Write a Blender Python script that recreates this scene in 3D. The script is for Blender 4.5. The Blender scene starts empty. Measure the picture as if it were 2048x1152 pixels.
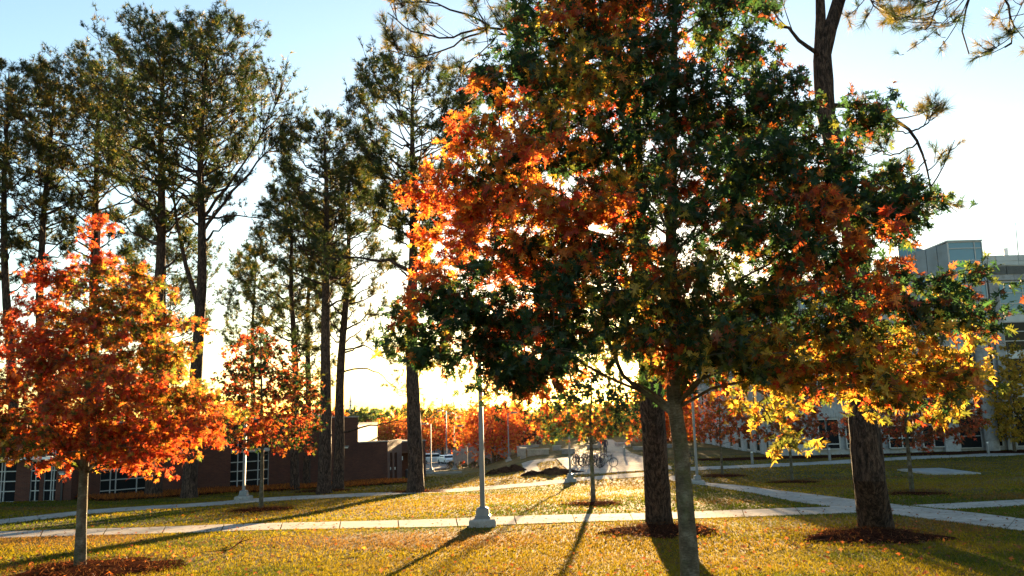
import bpy, math, random
import numpy as np
from mathutils import Vector, Matrix
R = math.radians
rng = np.random.default_rng(7)
random.seed(7)
sc = bpy.context.scene
# ------------------------------------------------------------------ camera, sky, sun, exposure
FPX = 1607.0; PITCH = R(9.0); ROLL = R(1.5); CAMZ = 1.6
SUN_AZ = 6.8; SUN_EL = 3.4
cp, sp = math.cos(PITCH), math.sin(PITCH)
Fv = np.array([0, cp, sp]); R0 = np.array([1.0, 0, 0]); U0 = np.array([0, -sp, cp])
Uv = U0*math.cos(ROLL) + R0*math.sin(ROLL); Rv = R0*math.cos(ROLL) - U0*math.sin(ROLL)
cam = bpy.data.cameras.new("camera"); camo = bpy.data.objects.new("camera", cam)
sc.collection.objects.link(camo)
camo.matrix_world = Matrix(((Rv[0], Uv[0], -Fv[0], 0), (Rv[1], Uv[1], -Fv[1], 0), (Rv[2], Uv[2], -Fv[2], CAMZ), (0, 0, 0, 1)))
cam.sensor_width = 36; cam.lens = 36*FPX/2048; cam.clip_start = 0.1; cam.clip_end = 6000
sc.camera = camo
world = bpy.data.worlds.new("World"); sc.world = world; world.use_nodes = True
wn = world.node_tree; wn.nodes.clear()
sky = wn.nodes.new('ShaderNodeTexSky'); sky.sky_type = 'NISHITA'; sky.sun_disc = False
sky.sun_elevation = R(SUN_EL); sky.sun_rotation = R(SUN_AZ)
sky.altitude = 200; sky.air_density = 1.0; sky.dust_density = 0.4; sky.ozone_density = 1.6
bg = wn.nodes.new('ShaderNodeBackground'); bg.inputs['Strength'].default_value = 0.074
wo = wn.nodes.new('ShaderNodeOutputWorld')
wn.links.new(sky.outputs[0], bg.inputs[0]); wn.links.new(bg.outputs[0], wo.inputs[0])
sl = bpy.data.lights.new("sun", 'SUN'); sl.energy = 5.0; sl.angle = R(0.5); sl.color = (1.0, 0.66, 0.33)
so = bpy.data.objects.new("sun", sl); sc.collection.objects.link(so)
sdir = Vector((math.sin(R(SUN_AZ))*math.cos(R(SUN_EL)), math.cos(R(SUN_AZ))*math.cos(R(SUN_EL)), math.sin(R(SUN_EL))))
so.rotation_euler = sdir.to_track_quat('Z', 'Y').to_euler(); so.location = (0, 0, 60)
sc.view_settings.view_transform = 'Standard'; sc.view_settings.look = 'None'; sc.view_settings.gamma = 1
sc.view_settings.exposure = 3.15
sc.cycles.use_denoising = True
sc.cycles.max_bounces = 8; sc.cycles.transmission_bounces = 6; sc.cycles.diffuse_bounces = 4
sc.cycles.sample_clamp_indirect = 8

GLOW_HAZE = 0.000007
# ------------------------------------------------------------------ geometry helpers
def pdir(px, py):
    return Fv + Rv*(px-1024)/FPX + Uv*(576-py)/FPX
def Pt(px, py, Y):
    """point seen at a photo pixel at distance Y ahead"""
    d = pdir(px, py); return np.array([d[0]*Y/d[1], Y, CAMZ + d[2]*Y/d[1]])
def sstep(a, b, x):
    t = np.clip((x-a)/(b-a), 0, 1); return t*t*(3-2*t)
def gz(X, Y):
    X = np.asarray(X, float); Y = np.asarray(Y, float)
    near = np.where(Y < 0, -0.3*(1-np.exp(np.minimum(Y, 0)/12))*-1*0.6, -0.052*Y)
    near = np.where(Y < -0, 0.3*(1-np.exp(np.minimum(Y, 0)/5.8)), near)
    zr = np.where(Y < 44, near, -2.288-0.16*(1-np.exp(-(np.maximum(Y, 44)-44)/3.08)))
    zr = zr - 4.6*sstep(150, 260, Y)
    zl = np.where(Y < 44, near, -2.288-0.0416*(np.minimum(Y, 150)-44))
    w = sstep(-6, 3, X)
    w = np.where(Y < 44, 1, w)
    z = zr*w + zl*(1-w)
    und = 0.04*np.sin(X*0.32+1.3)*np.sin(Y*0.27+0.4)+0.012*np.sin(X*0.8+Y*0.6)
    und = und*np.clip((400-Y)/300, 0, 1)
    # soft bank of pine straw in front of the brick building
    return z + und
def Gp(px, py):
    """point on the ground seen at a photo pixel"""
    d = pdir(px, py); lo, hi = 2.0, 600.0
    for _ in range(50):
        m = (lo+hi)/2; X = d[0]/d[1]*m; Z = CAMZ+d[2]/d[1]*m
        if Z > float(gz(X, m)): lo = m
        else: hi = m
    return np.array([d[0]/d[1]*lo, lo, float(gz(d[0]/d[1]*lo, lo))])

class MB:
    def __init__(s): s.v = []; s.f = {}; s.c = []; s.n = 0
    def add(s, V, Fs, col=None):
        V = np.asarray(V, float).reshape(-1, 3); Fs = np.asarray(Fs, int)
        s.v.append(V); s.f.setdefault(Fs.shape[1], []).append(Fs+s.n); s.n += len(V)
        if col is None: col = np.ones((len(V), 3))*0.5
        s.c.append(np.broadcast_to(np.asarray(col, float), (len(V), 3)))
    def box(s, x0, x1, y0, y1, z0, z1, M=None, col=None):
        V = np.array([[x, y, z] for z in (z0, z1) for y in (y0, y1) for x in (x0, x1)], float)
        if M is not None: V = V@M[0].T + M[1]
        if M is not None and np.linalg.det(M[0]) < 0: V = V.reshape(4, 2, 3)[:, ::-1].reshape(-1, 3)
        s.add(V, [[0, 2, 3, 1], [4, 5, 7, 6], [0, 1, 5, 4], [2, 6, 7, 3], [0, 4, 6, 2], [1, 3, 7, 5]], col)
    def tube(s, pts, rad, seg=6, cap=True, col=None):
        P = np.asarray(pts, float); n = len(P); rad = np.broadcast_to(np.asarray(rad, float), (n,))
        T = np.gradient(P, axis=0); T /= np.linalg.norm(T, axis=1)[:, None]+1e-9
        ref = np.array([0, 0, 1.0]) if abs(T[0][2]) < 0.8 else np.array([1.0, 0, 0])
        A = np.cross(T, ref); A /= np.linalg.norm(A, axis=1)[:, None]+1e-9; B = np.cross(T, A)
        th = np.arange(seg)*2*math.pi/seg
        V = P[:, None]+rad[:, None, None]*(A[:, None]*np.cos(th)[None, :, None]+B[:, None]*np.sin(th)[None, :, None])
        i = np.arange(n-1)[:, None]*seg; j = np.arange(seg)[None]; j2 = (j+1) % seg
        Fq = np.stack([i+j, i+j2, i+seg+j2, i+seg+j], -1).reshape(-1, 4)
        n0 = s.n; s.add(V.reshape(-1, 3), Fq, col)
        if cap and seg > 2:
            for base, o in ((0, 1), ((n-1)*seg, -1)):
                idx = [n0+base+k for k in range(seg)][::o]
                s.f.setdefault(seg, []).append(np.array([idx]))
    def lathe(s, prof, seg=12, origin=(0, 0, 0), col=None):
        prof = np.array(prof, float); th = np.arange(seg)*2*math.pi/seg; n = len(prof)
        V = np.stack([prof[:, 0][:, None]*np.cos(th), prof[:, 0][:, None]*np.sin(th), np.repeat(prof[:, 1][:, None], seg, 1)], -1).reshape(-1, 3)+np.array(origin)
        i = np.arange(n-1)[:, None]*seg; j = np.arange(seg)[None]; j2 = (j+1) % seg
        s.add(V, np.stack([i+j, i+j2, i+seg+j2, i+seg+j], -1).reshape(-1, 4), col)
    def mesh(s, name, mat, smooth=False):
        me = bpy.data.meshes.new(name); V = np.concatenate(s.v); me.vertices.add(len(V)); me.vertices.foreach_set('co', V.ravel())
        loops = []; tot = []
        for k, L in s.f.items():
            A = np.concatenate(L); loops.append(A.ravel()); tot.append(np.full(len(A), k))
        loops = np.concatenate(loops); tot = np.concatenate(tot)
        me.loops.add(len(loops)); me.loops.foreach_set('vertex_index', loops.astype(np.int32))
        me.polygons.add(len(tot)); st = np.concatenate([[0], np.cumsum(tot)[:-1]])
        me.polygons.foreach_set('loop_start', st.astype(np.int32))
        me.polygons.foreach_set('loop_total', tot.astype(np.int32))
        me.polygons.foreach_set('use_smooth', np.full(len(tot), bool(smooth)))
        me.update(calc_edges=True)
        C = np.concatenate(s.c); at = me.color_attributes.new('tint', 'FLOAT_COLOR', 'POINT')
        at.data.foreach_set('color', np.concatenate([C, np.ones((len(C), 1))], 1).ravel())
        if mat: me.materials.append(mat)
        return me
    def build(s, name, mat, parent=None, smooth=False, loc=None):
        me = s.mesh(name, mat, smooth); o = bpy.data.objects.new(name, me); sc.collection.objects.link(o)
        if parent is not None:
            o.parent = parent
            o.matrix_parent_inverse = parent_mat(parent).inverted()
        return o
def parent_mat(p):
    return WM.get(p.name, Matrix.Identity(4))
WM = {}
def empty(name, loc, label, cat, group=None, rz=0):
    o = bpy.data.objects.new(name, None); sc.collection.objects.link(o); o.location = Vector([float(a) for a in loc]); o.rotation_euler = (0, 0, rz)
    o.empty_display_size = 0.2
    WM[o.name] = Matrix.Translation(o.location) @ Matrix.Rotation(rz, 4, 'Z')
    tag(o, label, cat, group); return o
def tag(o, label=None, cat=None, group=None, kind=None):
    if label: o['label'] = label
    if cat: o['category'] = cat
    if group: o['group'] = group
    if kind: o['kind'] = kind
    return o
def share(name, me, parent, mat4):
    """one more object on an existing mesh, placed by a world matrix"""
    o = bpy.data.objects.new(name, me); sc.collection.objects.link(o); o.parent = parent
    o.matrix_local = parent_mat(parent).inverted() @ mat4
    return o
def copy_tree(root, loc, rz=None, scale=None, label=None, group=None):
    r = root.copy(); sc.collection.objects.link(r); r.location = Vector([float(a) for a in loc])
    if rz is not None: r.rotation_euler = (0, 0, rz)
    if scale: r.scale = (scale,)*3
    if label: r['label'] = label
    if group: r['group'] = group
    for ch in list(root.children):
        c = ch.copy(); sc.collection.objects.link(c); c.parent = r
        for g in ch.children:
            d = g.copy(); sc.collection.objects.link(d); d.parent = c
    return r

# ------------------------------------------------------------------ materials
def mat(name):
    m = bpy.data.materials.new(name); m.use_nodes = True; nt = m.node_tree; nt.nodes.clear()
    o = nt.nodes.new('ShaderNodeOutputMaterial'); return m, nt, o
def N(nt, t, **kw):
    n = nt.nodes.new(t)
    for k, v in kw.items():
        if k.startswith('i_'): n.inputs[k[2:].replace('_', ' ')].default_value = v
        else: setattr(n, k, v)
    return n
def ramp(nt, src, stops):
    r = nt.nodes.new('ShaderNodeValToRGB'); nt.links.new(src, r.inputs[0]); e = r.color_ramp.elements
    while len(e) < len(stops): e.new(0.5)
    for k, (p, c) in enumerate(stops): e[k].position = p; e[k].color = (*c, 1)
    return r.outputs[0]
def coords(nt, scale=(1, 1, 1), obj=True):
    t = nt.nodes.new('ShaderNodeTexCoord'); m = nt.nodes.new('ShaderNodeMapping'); m.inputs['Scale'].default_value = scale
    nt.links.new(t.outputs['Object' if obj else 'Generated'], m.inputs[0]); return m.outputs[0]
def noise(nt, vec, scale, detail=5, rough=0.6):
    n = nt.nodes.new('ShaderNodeTexNoise'); n.inputs['Scale'].default_value = scale; n.inputs['Detail'].default_value = detail
    n.inputs['Roughness'].default_value = rough
    if vec is not None: nt.links.new(vec, n.inputs['Vector'])
    return n.outputs[0]
def mixc(nt, a, b, f, mode='MIX'):
    m = nt.nodes.new('ShaderNodeMix'); m.data_type = 'RGBA'; m.blend_type = mode
    for s_, v in ((m.inputs[6], a), (m.inputs[7], b), (m.inputs[0], f)):
        if hasattr(v, 'is_output') or isinstance(v, bpy.types.NodeSocket): nt.links.new(v, s_)
        elif isinstance(v, (int, float)): s_.default_value = v
        else: s_.default_value = (*v, 1)
    return m.outputs[2]
def simple(name, col, rough=0.6, metal=0.0, var=0.12, scale=3.0, bump=0.0, bscale=30, spec=0.5, stretch=(1, 1, 1)):
    m, nt, o = mat(name); b = N(nt, 'ShaderNodeBsdfPrincipled'); c = coords(nt, stretch)
    lo = tuple(x*(1-var*2) for x in col); hi = tuple(min(1, x*(1+var*2)) for x in col)
    nt.links.new(ramp(nt, noise(nt, c, scale), [(0.3, lo), (0.7, hi)]), b.inputs['Base Color'])
    b.inputs['Roughness'].default_value = rough; b.inputs['Metallic'].default_value = metal
    b.inputs['Specular IOR Level'].default_value = spec
    if bump:
        bp = N(nt, 'ShaderNodeBump'); bp.inputs['Strength'].default_value = bump; bp.inputs['Distance'].default_value = 0.02
        nt.links.new(noise(nt, c, bscale), bp.inputs['Height']); nt.links.new(bp.outputs[0], b.inputs['Normal'])
    nt.links.new(b.outputs[0], o.inputs[0]); return m
def leafmat(name, trans=0.5, gloss=0.08, rough=0.4, tsat=1.0, tgain=1.35):
    m, nt, o = mat(name); a = N(nt, 'ShaderNodeAttribute', attribute_name='tint')
    c = coords(nt)
    col = mixc(nt, a.outputs['Color'], ramp(nt, noise(nt, c, 9, 3), [(0.35, (0.65, 0.65, 0.65)), (0.65, (1.2, 1.2, 1.2))]), 1.0, 'MULTIPLY')
    d = N(nt, 'ShaderNodeBsdfDiffuse'); t = N(nt, 'ShaderNodeBsdfTranslucent'); nt.links.new(col, d.inputs[0])
    tc = mixc(nt, col, (tgain, tgain*0.98, tgain*0.8), 1.0, 'MULTIPLY'); nt.links.new(tc, t.inputs[0])
    mx = N(nt, 'ShaderNodeMixShader'); mx.inputs[0].default_value = trans
    nt.links.new(d.outputs[0], mx.inputs[1]); nt.links.new(t.outputs[0], mx.inputs[2])
    g = N(nt, 'ShaderNodeBsdfGlossy'); g.inputs['Roughness'].default_value = rough
    m2 = N(nt, 'ShaderNodeMixShader'); m2.inputs[0].default_value = gloss
    nt.links.new(mx.outputs[0], m2.inputs[1]); nt.links.new(g.outputs[0], m2.inputs[2]); nt.links.new(m2.outputs[0], o.inputs[0])
    return m
M = {}
M['leaf'] = leafmat('leaf', 0.6, 0.02, 0.5, tgain=1.6)
M['needle'] = leafmat('needle', 0.5, 0.04, 0.4, tgain=1.7)
M['blade'] = leafmat('blade', 0.55, 0.006, 0.5)
def groundmat():
    m, nt, o = mat('lawn'); b = N(nt, 'ShaderNodeBsdfPrincipled'); c = coords(nt)
    big = noise(nt, c, 0.22, 6, 0.65); mid = noise(nt, c, 1.7, 6, 0.7); fine = noise(nt, c, 28, 4, 0.7)
    c1 = ramp(nt, big, [(0.36, (0.04, 0.05, 0.01)), (0.47, (0.085, 0.07, 0.014)), (0.58, (0.14, 0.095, 0.025)), (0.7, (0.1, 0.062, 0.02))])
    c2 = ramp(nt, mid, [(0.35, (0.55, 0.55, 0.5)), (0.65, (1.2, 1.15, 1.1))])
    c3 = ramp(nt, fine, [(0.3, (0.45, 0.45, 0.42)), (0.7, (1.4, 1.35, 1.3))])
    col = mixc(nt, mixc(nt, c1, c2, 1.0, 'MULTIPLY'), c3, 1.0, 'MULTIPLY')
    nt.links.new(col, b.inputs['Base Color']); b.inputs['Roughness'].default_value = 0.95; b.inputs['Specular IOR Level'].default_value = 0.1
    bp = N(nt, 'ShaderNodeBump'); bp.inputs['Strength'].default_value = 0.8; bp.inputs['Distance'].default_value = 0.04
    nt.links.new(fine, bp.inputs['Height']); nt.links.new(bp.outputs[0], b.inputs['Normal'])
    nt.links.new(b.outputs[0], o.inputs[0]); return m
M['lawn'] = groundmat()
def concrete(name, col, sc_=1.0):
    m, nt, o = mat(name); b = N(nt, 'ShaderNodeBsdfPrincipled'); c = coords(nt)
    n1 = noise(nt, c, 0.9*sc_, 7, 0.7); n2 = noise(nt, c, 45*sc_, 3, 0.6); n3 = noise(nt, c, 5*sc_, 4, 0.6)
    col_ = mixc(nt, mixc(nt, ramp(nt, n1, [(0.3, tuple(x*0.6 for x in col)), (0.5, tuple(x*0.95 for x in col)), (0.7, tuple(x*1.2 for x in col))]), ramp(nt, n2, [(0.3, (0.8,)*3), (0.7, (1.1,)*3)]), 1.0, 'MULTIPLY'), ramp(nt, n3, [(0.38, (0.72, 0.7, 0.66)), (0.5, (1, 1, 1))]), 0.7, 'MULTIPLY')
    nt.links.new(col_, b.inputs['Base Color']); b.inputs['Roughness'].default_value = 1.0; b.inputs['Specular IOR Level'].default_value = 0.05
    bp = N(nt, 'ShaderNodeBump'); bp.inputs['Strength'].default_value = 0.35; bp.inputs['Distance'].default_value = 0.01
    nt.links.new(n2, bp.inputs['Height']); nt.links.new(bp.outputs[0], b.inputs['Normal'])
    nt.links.new(b.outputs[0], o.inputs[0]); return m
M['concrete'] = concrete('concrete', (0.34, 0.32, 0.29)); M['concrete_old'] = concrete('concrete_old', (0.33, 0.32, 0.30), 2)
M['stone'] = concrete('stone', (0.33, 0.345, 0.355), 0.7); M['wallstone'] = concrete('wallstone', (0.27, 0.25, 0.24), 1.5)
M['asphalt'] = simple('asphalt', (0.06, 0.058, 0.058), 0.85, var=0.2, scale=4, bump=0.3, bscale=80)
M['frame'] = simple('frame', (0.34, 0.355, 0.36), 0.45, 0.2, 0.05)
M['pole'] = simple('pole', (0.17, 0.18, 0.185), 0.5, 0.25, 0.12, 4, bump=0.1, stretch=(1, 1, 0.2))
M['darkmetal'] = simple('darkmetal', (0.03, 0.03, 0.035), 0.45, 0.5, 0.2)
M['panel'] = simple('panel', (0.42, 0.46, 0.46), 0.5, 0.0, 0.08, 0.8); M['greypanel'] = simple('greypanel', (0.16, 0.2, 0.23), 0.45, 0.3, 0.1, 0.8)
M['cream'] = simple('cream', (0.3, 0.235, 0.05), 0.8, 0, 0.08, 1.2, bump=0.2)
M['white'] = simple('white', (0.75, 0.74, 0.72), 0.5, 0, 0.05); M['black'] = simple('black', (0.02, 0.02, 0.022), 0.6, 0, 0.2)
M['tyre'] = simple('tyre', (0.02, 0.02, 0.02), 0.85, 0, 0.2); M['louver'] = simple('louver', (0.14, 0.15, 0.15), 0.6, 0.3, 0.1)
M['lens'] = simple('lens', (0.7, 0.7, 0.66), 0.25, 0, 0.04)
M['soil'] = simple('soil', (0.045, 0.022, 0.014), 1.0, 0, 0.35, 4, bump=0.9, bscale=14, spec=0.0)
M['mulch'] = simple('mulch', (0.034, 0.013, 0.008), 1.0, 0, 0.35, 10, bump=1.0, bscale=40, spec=0.0)
M['hatch'] = simple('hatch', (0.24, 0.25, 0.26), 0.45, 0.5, 0.12, 2, bump=0.2, bscale=60)
M['skin'] = simple('skin', (0.35, 0.2, 0.14), 0.6, 0, 0.05); M['cloth'] = simple('cloth', (0.025, 0.02, 0.03), 0.9, 0, 0.2)
def glass(name, col, rough=0.06):
    m, nt, o = mat(name); b = N(nt, 'ShaderNodeBsdfPrincipled'); c = coords(nt)
    b.inputs['Base Color'].default_value = (*col, 1); b.inputs['Roughness'].default_value = rough; b.inputs['IOR'].default_value = 1.5; b.inputs['Specular IOR Level'].default_value = 0.1 if col[2] < 0.05 else 0.6
    nt.links.new(b.outputs[0], o.inputs[0]); return m
M['glass_dark'] = glass('glass_dark', (0.012, 0.014, 0.016)); M['glass_blue'] = glass('glass_blue', (0.07, 0.19, 0.27), 0.12)
M['glass_car'] = glass('glass_car', (0.02, 0.025, 0.03))
def brickmat():
    m, nt, o = mat('brickwork'); b = N(nt, 'ShaderNodeBsdfPrincipled')
    uv = N(nt, 'ShaderNodeUVMap'); br = N(nt, 'ShaderNodeTexBrick')
    nt.links.new(uv.outputs[0], br.inputs['Vector']); br.inputs['Scale'].default_value = 1.0
    br.inputs['Brick Width'].default_value = 0.203; br.inputs['Row Height'].default_value = 0.068; br.inputs['Mortar Size'].default_value = 0.006
    br.inputs['Color1'].default_value = (0.055, 0.014, 0.008, 1); br.inputs['Color2'].default_value = (0.09, 0.025, 0.013, 1); br.inputs['Mortar'].default_value = (0.07, 0.048, 0.036, 1)
    c = coords(nt); col = mixc(nt, br.outputs[0], ramp(nt, noise(nt, c, 0.6, 5), [(0.3, (0.7,)*3), (0.7, (1.15,)*3)]), 1.0, 'MULTIPLY')
    nt.links.new(col, b.inputs['Base Color']); b.inputs['Roughness'].default_value = 0.9
    bp = N(nt, 'ShaderNodeBump'); bp.inputs['Strength'].default_value = 0.6; bp.inputs['Distance'].default_value = 0.01; bp.invert = True
    nt.links.new(br.outputs['Fac'], bp.inputs['Height']); nt.links.new(bp.outputs[0], b.inputs['Normal'])
    nt.links.new(b.outputs[0], o.inputs[0]); return m
M['brick'] = brickmat()
def barkmat(name, dark, light):
    m, nt, o = mat(name); b = N(nt, 'ShaderNodeBsdfPrincipled'); c = coords(nt, (1, 1, 0.28))
    nz = N(nt, 'ShaderNodeTexNoise'); nz.inputs['Scale'].default_value = 5; nz.inputs['Detail'].default_value = 5; nt.links.new(c, nz.inputs['Vector'])
    wr = N(nt, 'ShaderNodeVectorMath', operation='MULTIPLY_ADD'); wr.inputs[1].default_value = (0.22, 0.22, 0.22)
    nt.links.new(nz.outputs['Color'], wr.inputs[0]); nt.links.new(c, wr.inputs[2])
    n1 = noise(nt, wr.outputs[0], 17, 7, 0.72); n2 = noise(nt, coords(nt, (1, 1, 0.6)), 60, 4, 0.7); n3 = noise(nt, c, 3, 3)
    col = ramp(nt, n1, [(0.38, dark), (0.48, tuple(x*0.45 for x in light)), (0.56, light), (0.7, tuple(x*1.5 for x in light))])
    col = mixc(nt, col, ramp(nt, n2, [(0.3, (0.45,)*3), (0.7, (1.5,)*3)]), 1.0, 'MULTIPLY')
    col = mixc(nt, col, ramp(nt, n3, [(0.35, (0.7, 0.7, 0.72)), (0.65, (1.2, 1.1, 1.0))]), 1.0, 'MULTIPLY')
    nt.links.new(col, b.inputs['Base Color']); b.inputs['Roughness'].default_value = 0.92; b.inputs['Specular IOR Level'].default_value = 0.2
    bp = N(nt, 'ShaderNodeBump'); bp.inputs['Strength'].default_value = 1.0; bp.inputs['Distance'].default_value = 0.06
    nt.links.new(n1, bp.inputs['Height']); nt.links.new(bp.outputs[0], b.inputs['Normal'])
    nt.links.new(b.outputs[0], o.inputs[0]); return m
M['pinebark'] = barkmat('pinebark', (0.012, 0.008, 0.006), (0.09, 0.06, 0.046))
def oakbark():
    m, nt, o = mat('oakbark'); b = N(nt, 'ShaderNodeBsdfPrincipled'); c = coords(nt)
    n1 = noise(nt, c, 6, 6, 0.7); n2 = noise(nt, coords(nt, (1, 1, 3.5)), 22, 4, 0.65); n3 = noise(nt, c, 3.1, 4, 0.6)
    col = mixc(nt, ramp(nt, n1, [(0.3, (0.045, 0.036, 0.024)), (0.5, (0.095, 0.08, 0.056)), (0.68, (0.2, 0.18, 0.14))]), ramp(nt, n2, [(0.3, (0.5,)*3), (0.7, (1.25,)*3)]), 1.0, 'MULTIPLY')
    col = mixc(nt, col, (0.07, 0.085, 0.03), ramp(nt, n3, [(0.5, (0, 0, 0)), (0.65, (0.6, 0.6, 0.6))]))
    nt.links.new(col, b.inputs['Base Color']); b.inputs['Roughness'].default_value = 0.9; b.inputs['Specular IOR Level'].default_value = 0.2
    bp = N(nt, 'ShaderNodeBump'); bp.inputs['Strength'].default_value = 0.8; bp.inputs['Distance'].default_value = 0.012
    nt.links.new(n2, bp.inputs['Height']); nt.links.new(bp.outputs[0], b.inputs['Normal'])
    nt.links.new(b.outputs[0], o.inputs[0]); return m
M['oakbark'] = oakbark()

# ------------------------------------------------------------------ ground
def grid_ground():
    def axis(segs):
        out = []
        for a, b, st in segs: out += list(np.arange(a, b, st))
        return np.array(out+[segs[-1][1]])
    xs = axis([(-1500, -300, 100), (-300, -80, 12), (-80, -30, 2), (-30, 40, 0.5), (40, 90, 2), (90, 300, 12), (300, 1500, 100)])
    ys = axis([(-300, -30, 20), (-30, 2, 2), (2, 70, 0.5), (70, 160, 1.5), (160, 320, 8), (320, 1600, 80)])
    X, Y = np.meshgrid(xs, ys); Z = gz(X, Y); nx = len(xs)
    mb = MB(); i = np.arange(len(ys)-1)[:, None]*nx; j = np.arange(nx-1)[None]
    mb.add(np.stack([X, Y, Z], -1).reshape(-1, 3), np.stack([i+j, i+j+1, i+nx+j+1, i+nx+j], -1).reshape(-1, 4))
    o = mb.build('lawn_ground', M['lawn'], smooth=True); tag(o, kind='structure'); return o
grid_ground()

def resample(pts, n):
    pts = np.asarray(pts, float); d = np.concatenate([[0], np.cumsum(np.linalg.norm(np.diff(pts, axis=0), axis=1))])
    t = np.linspace(0, d[-1], n); return np.stack([np.interp(t, d, pts[:, k]) for k in range(pts.shape[1])], 1)
SLABP = []
def path(name, upper, lower, slab=1.6, joint=0.03, h=0.018, material='concrete'):
    """a walk of concrete slabs; its two edges are read on the ground, each slab a part"""
    U = np.array([Gp(*p)[:2] for p in upper]); L = np.array([Gp(*p)[:2] for p in lower])
    leng = np.linalg.norm(np.diff(resample(U, 60), axis=0), axis=1).sum(); n = max(2, int(leng/slab))
    U = resample(U, n*4+1); L = resample(L, n*4+1)
    root = bpy.data.objects.new(name, None); sc.collection.objects.link(root); tag(root, kind='structure')
    WM[root.name] = Matrix.Identity(4)
    SLABP.append(np.concatenate([U, L[::-1]]))
    for k in range(n):
        mb = MB(); a = U[k*4:k*4+5].copy(); b = L[k*4:k*4+5].copy()
        e = (a[1]-a[0]); e = e/np.linalg.norm(e)*joint/2
        e2 = (b[1]-b[0]); e2 = e2/np.linalg.norm(e2)*joint/2
        a[0] += e; b[0] += e2; a[4] -= e; b[4] -= e2
        rows = [a*(1-t)+b*t for t in (0, 0.33, 0.66, 1)]
        dz = random.uniform(-0.0015, 0.0015)
        V = []
        for r_ in rows:
            for p in r_: V.append([p[0], p[1], float(gz(p[0], p[1]))+h+dz])
        nV = len(V); 
        F_ = [[r_*5+c, r_*5+5+c, r_*5+6+c, r_*5+1+c] for r_ in range(3) for c in range(4)]
        ring = [0, 1, 2, 3, 4, 9, 14, 19, 18, 17, 16, 15, 10, 5]
        for dz_ in (0, 0.16):
            for q in ring: V.append([V[q][0], V[q][1], V[q][2]-dz_])
        F_ += [[nV+q, nV+(q+1) % 14, nV+14+(q+1) % 14, nV+14+q] for q in range(14)]
        mb.add(V, F_); mb.build('concrete_slab', M[material], root, smooth=True)
    return root
path('front_footpath', [(-160, 1068), (0, 1064), (200, 1058), (680, 1044), (960, 1036), (1290, 1027), (1500, 1020), (1695, 1014)],
     [(-160, 1082), (0, 1077), (200, 1071), (680, 1058), (960, 1052), (1290, 1041), (1500, 1034), (1716, 1026)])
path('middle_footpath', [(-200, 1066), (0, 1040), (170, 1021), (340, 1010), (480, 1000), (600, 992), (770, 985), (890, 979), (1060, 966), (1200, 952), (1318, 943)],
     [(-200, 1078), (0, 1049), (170, 1029), (340, 1017), (480, 1007), (600, 999), (770, 991), (890, 985), (1060, 973), (1200, 959), (1325, 950)])
path('diagonal_footpath', [(1345, 951.5), (1374, 955), (1476, 971), (1633, 990), (1723, 1002), (1778, 1008), (1884, 1020), (2048, 1039.5), (2300, 1070)],
     [(1329, 958), (1345, 962), (1410, 971), (1515, 988), (1633, 1010), (1700, 1021), (1790, 1030), (1908, 1045), (2048, 1063), (2300, 1100)], slab=1.8)
path('far_footpath', [(1352, 936.5), (1594, 925.7), (1759, 916.6), (2048, 904), (2300, 893)], [(1352, 943), (1594, 931.5), (1759, 922.5), (2048, 909.5), (2300, 898)], slab=1.8)
path('side_footpath', [(1822, 1011), (2048, 1000), (2300, 989)], [(1892, 1019), (2048, 1011), (2300, 999)])
path('curved_footpath', [(1110, 917), (1062, 921), (1043, 927), (1051, 946)], [(1112, 921), (1082, 924), (1072, 928), (1082, 945)], slab=2.2)
# plaza in rows of slabs
def plaza():
    root = bpy.data.objects.new('plaza_paving', None); sc.collection.objects.link(root); tag(root, kind='structure'); WM[root.name] = Matrix.Identity(4)
    up = [Gp(*p)[:2] for p in [(1112, 917.5), (1170, 909), (1225, 905), (1265, 907), (1300, 917), (1342, 934)]]
    lo = [Gp(*p)[:2] for p in [(1146, 949.5), (1180, 948.5), (1225, 946), (1265, 943.5), (1300, 941), (1344, 939)]]
    SLABP.append(np.array(up+lo[::-1])); n, m = 8, 4
    U = resample(up, n*2+1); L = resample(lo, n*2+1)
    for k in range(n):
        for r_ in range(m):
            mb = MB(); V = []
            for t in np.linspace(r_/m+0.003, (r_+1)/m-0.003, 3):
                for q in range(3):
                    u = U[k*2+q]*(1-t)+L[k*2+q]*t
                    if q != 1:
                        w = U[k*2+1]*(1-t)+L[k*2+1]*t; u = u+(w-u)*0.012
                    V.append([u[0], u[1], float(gz(u[0], u[1]))+0.05])
            F_ = [[a*3+b, a*3+3+b, a*3+4+b, a*3+1+b] for a in range(2) for b in range(2)]
            nV = 9; ring = [0, 1, 2, 5, 8, 7, 6, 3]
            for q in ring: V.append([V[q][0], V[q][1], V[q][2]-0.2])
            F_ += [[ring[q], ring[(q+1) % 8], nV+(q+1) % 8, nV+q] for q in range(8)]
            mb.add(V, F_); mb.build('paving_slab', M['concrete'], root)
plaza()
path('plaza_walk', [(1213, 904), (1208, 890), (1205, 880)], [(1262, 906), (1240, 891), (1225, 880)], slab=4, h=0.06)
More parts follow.
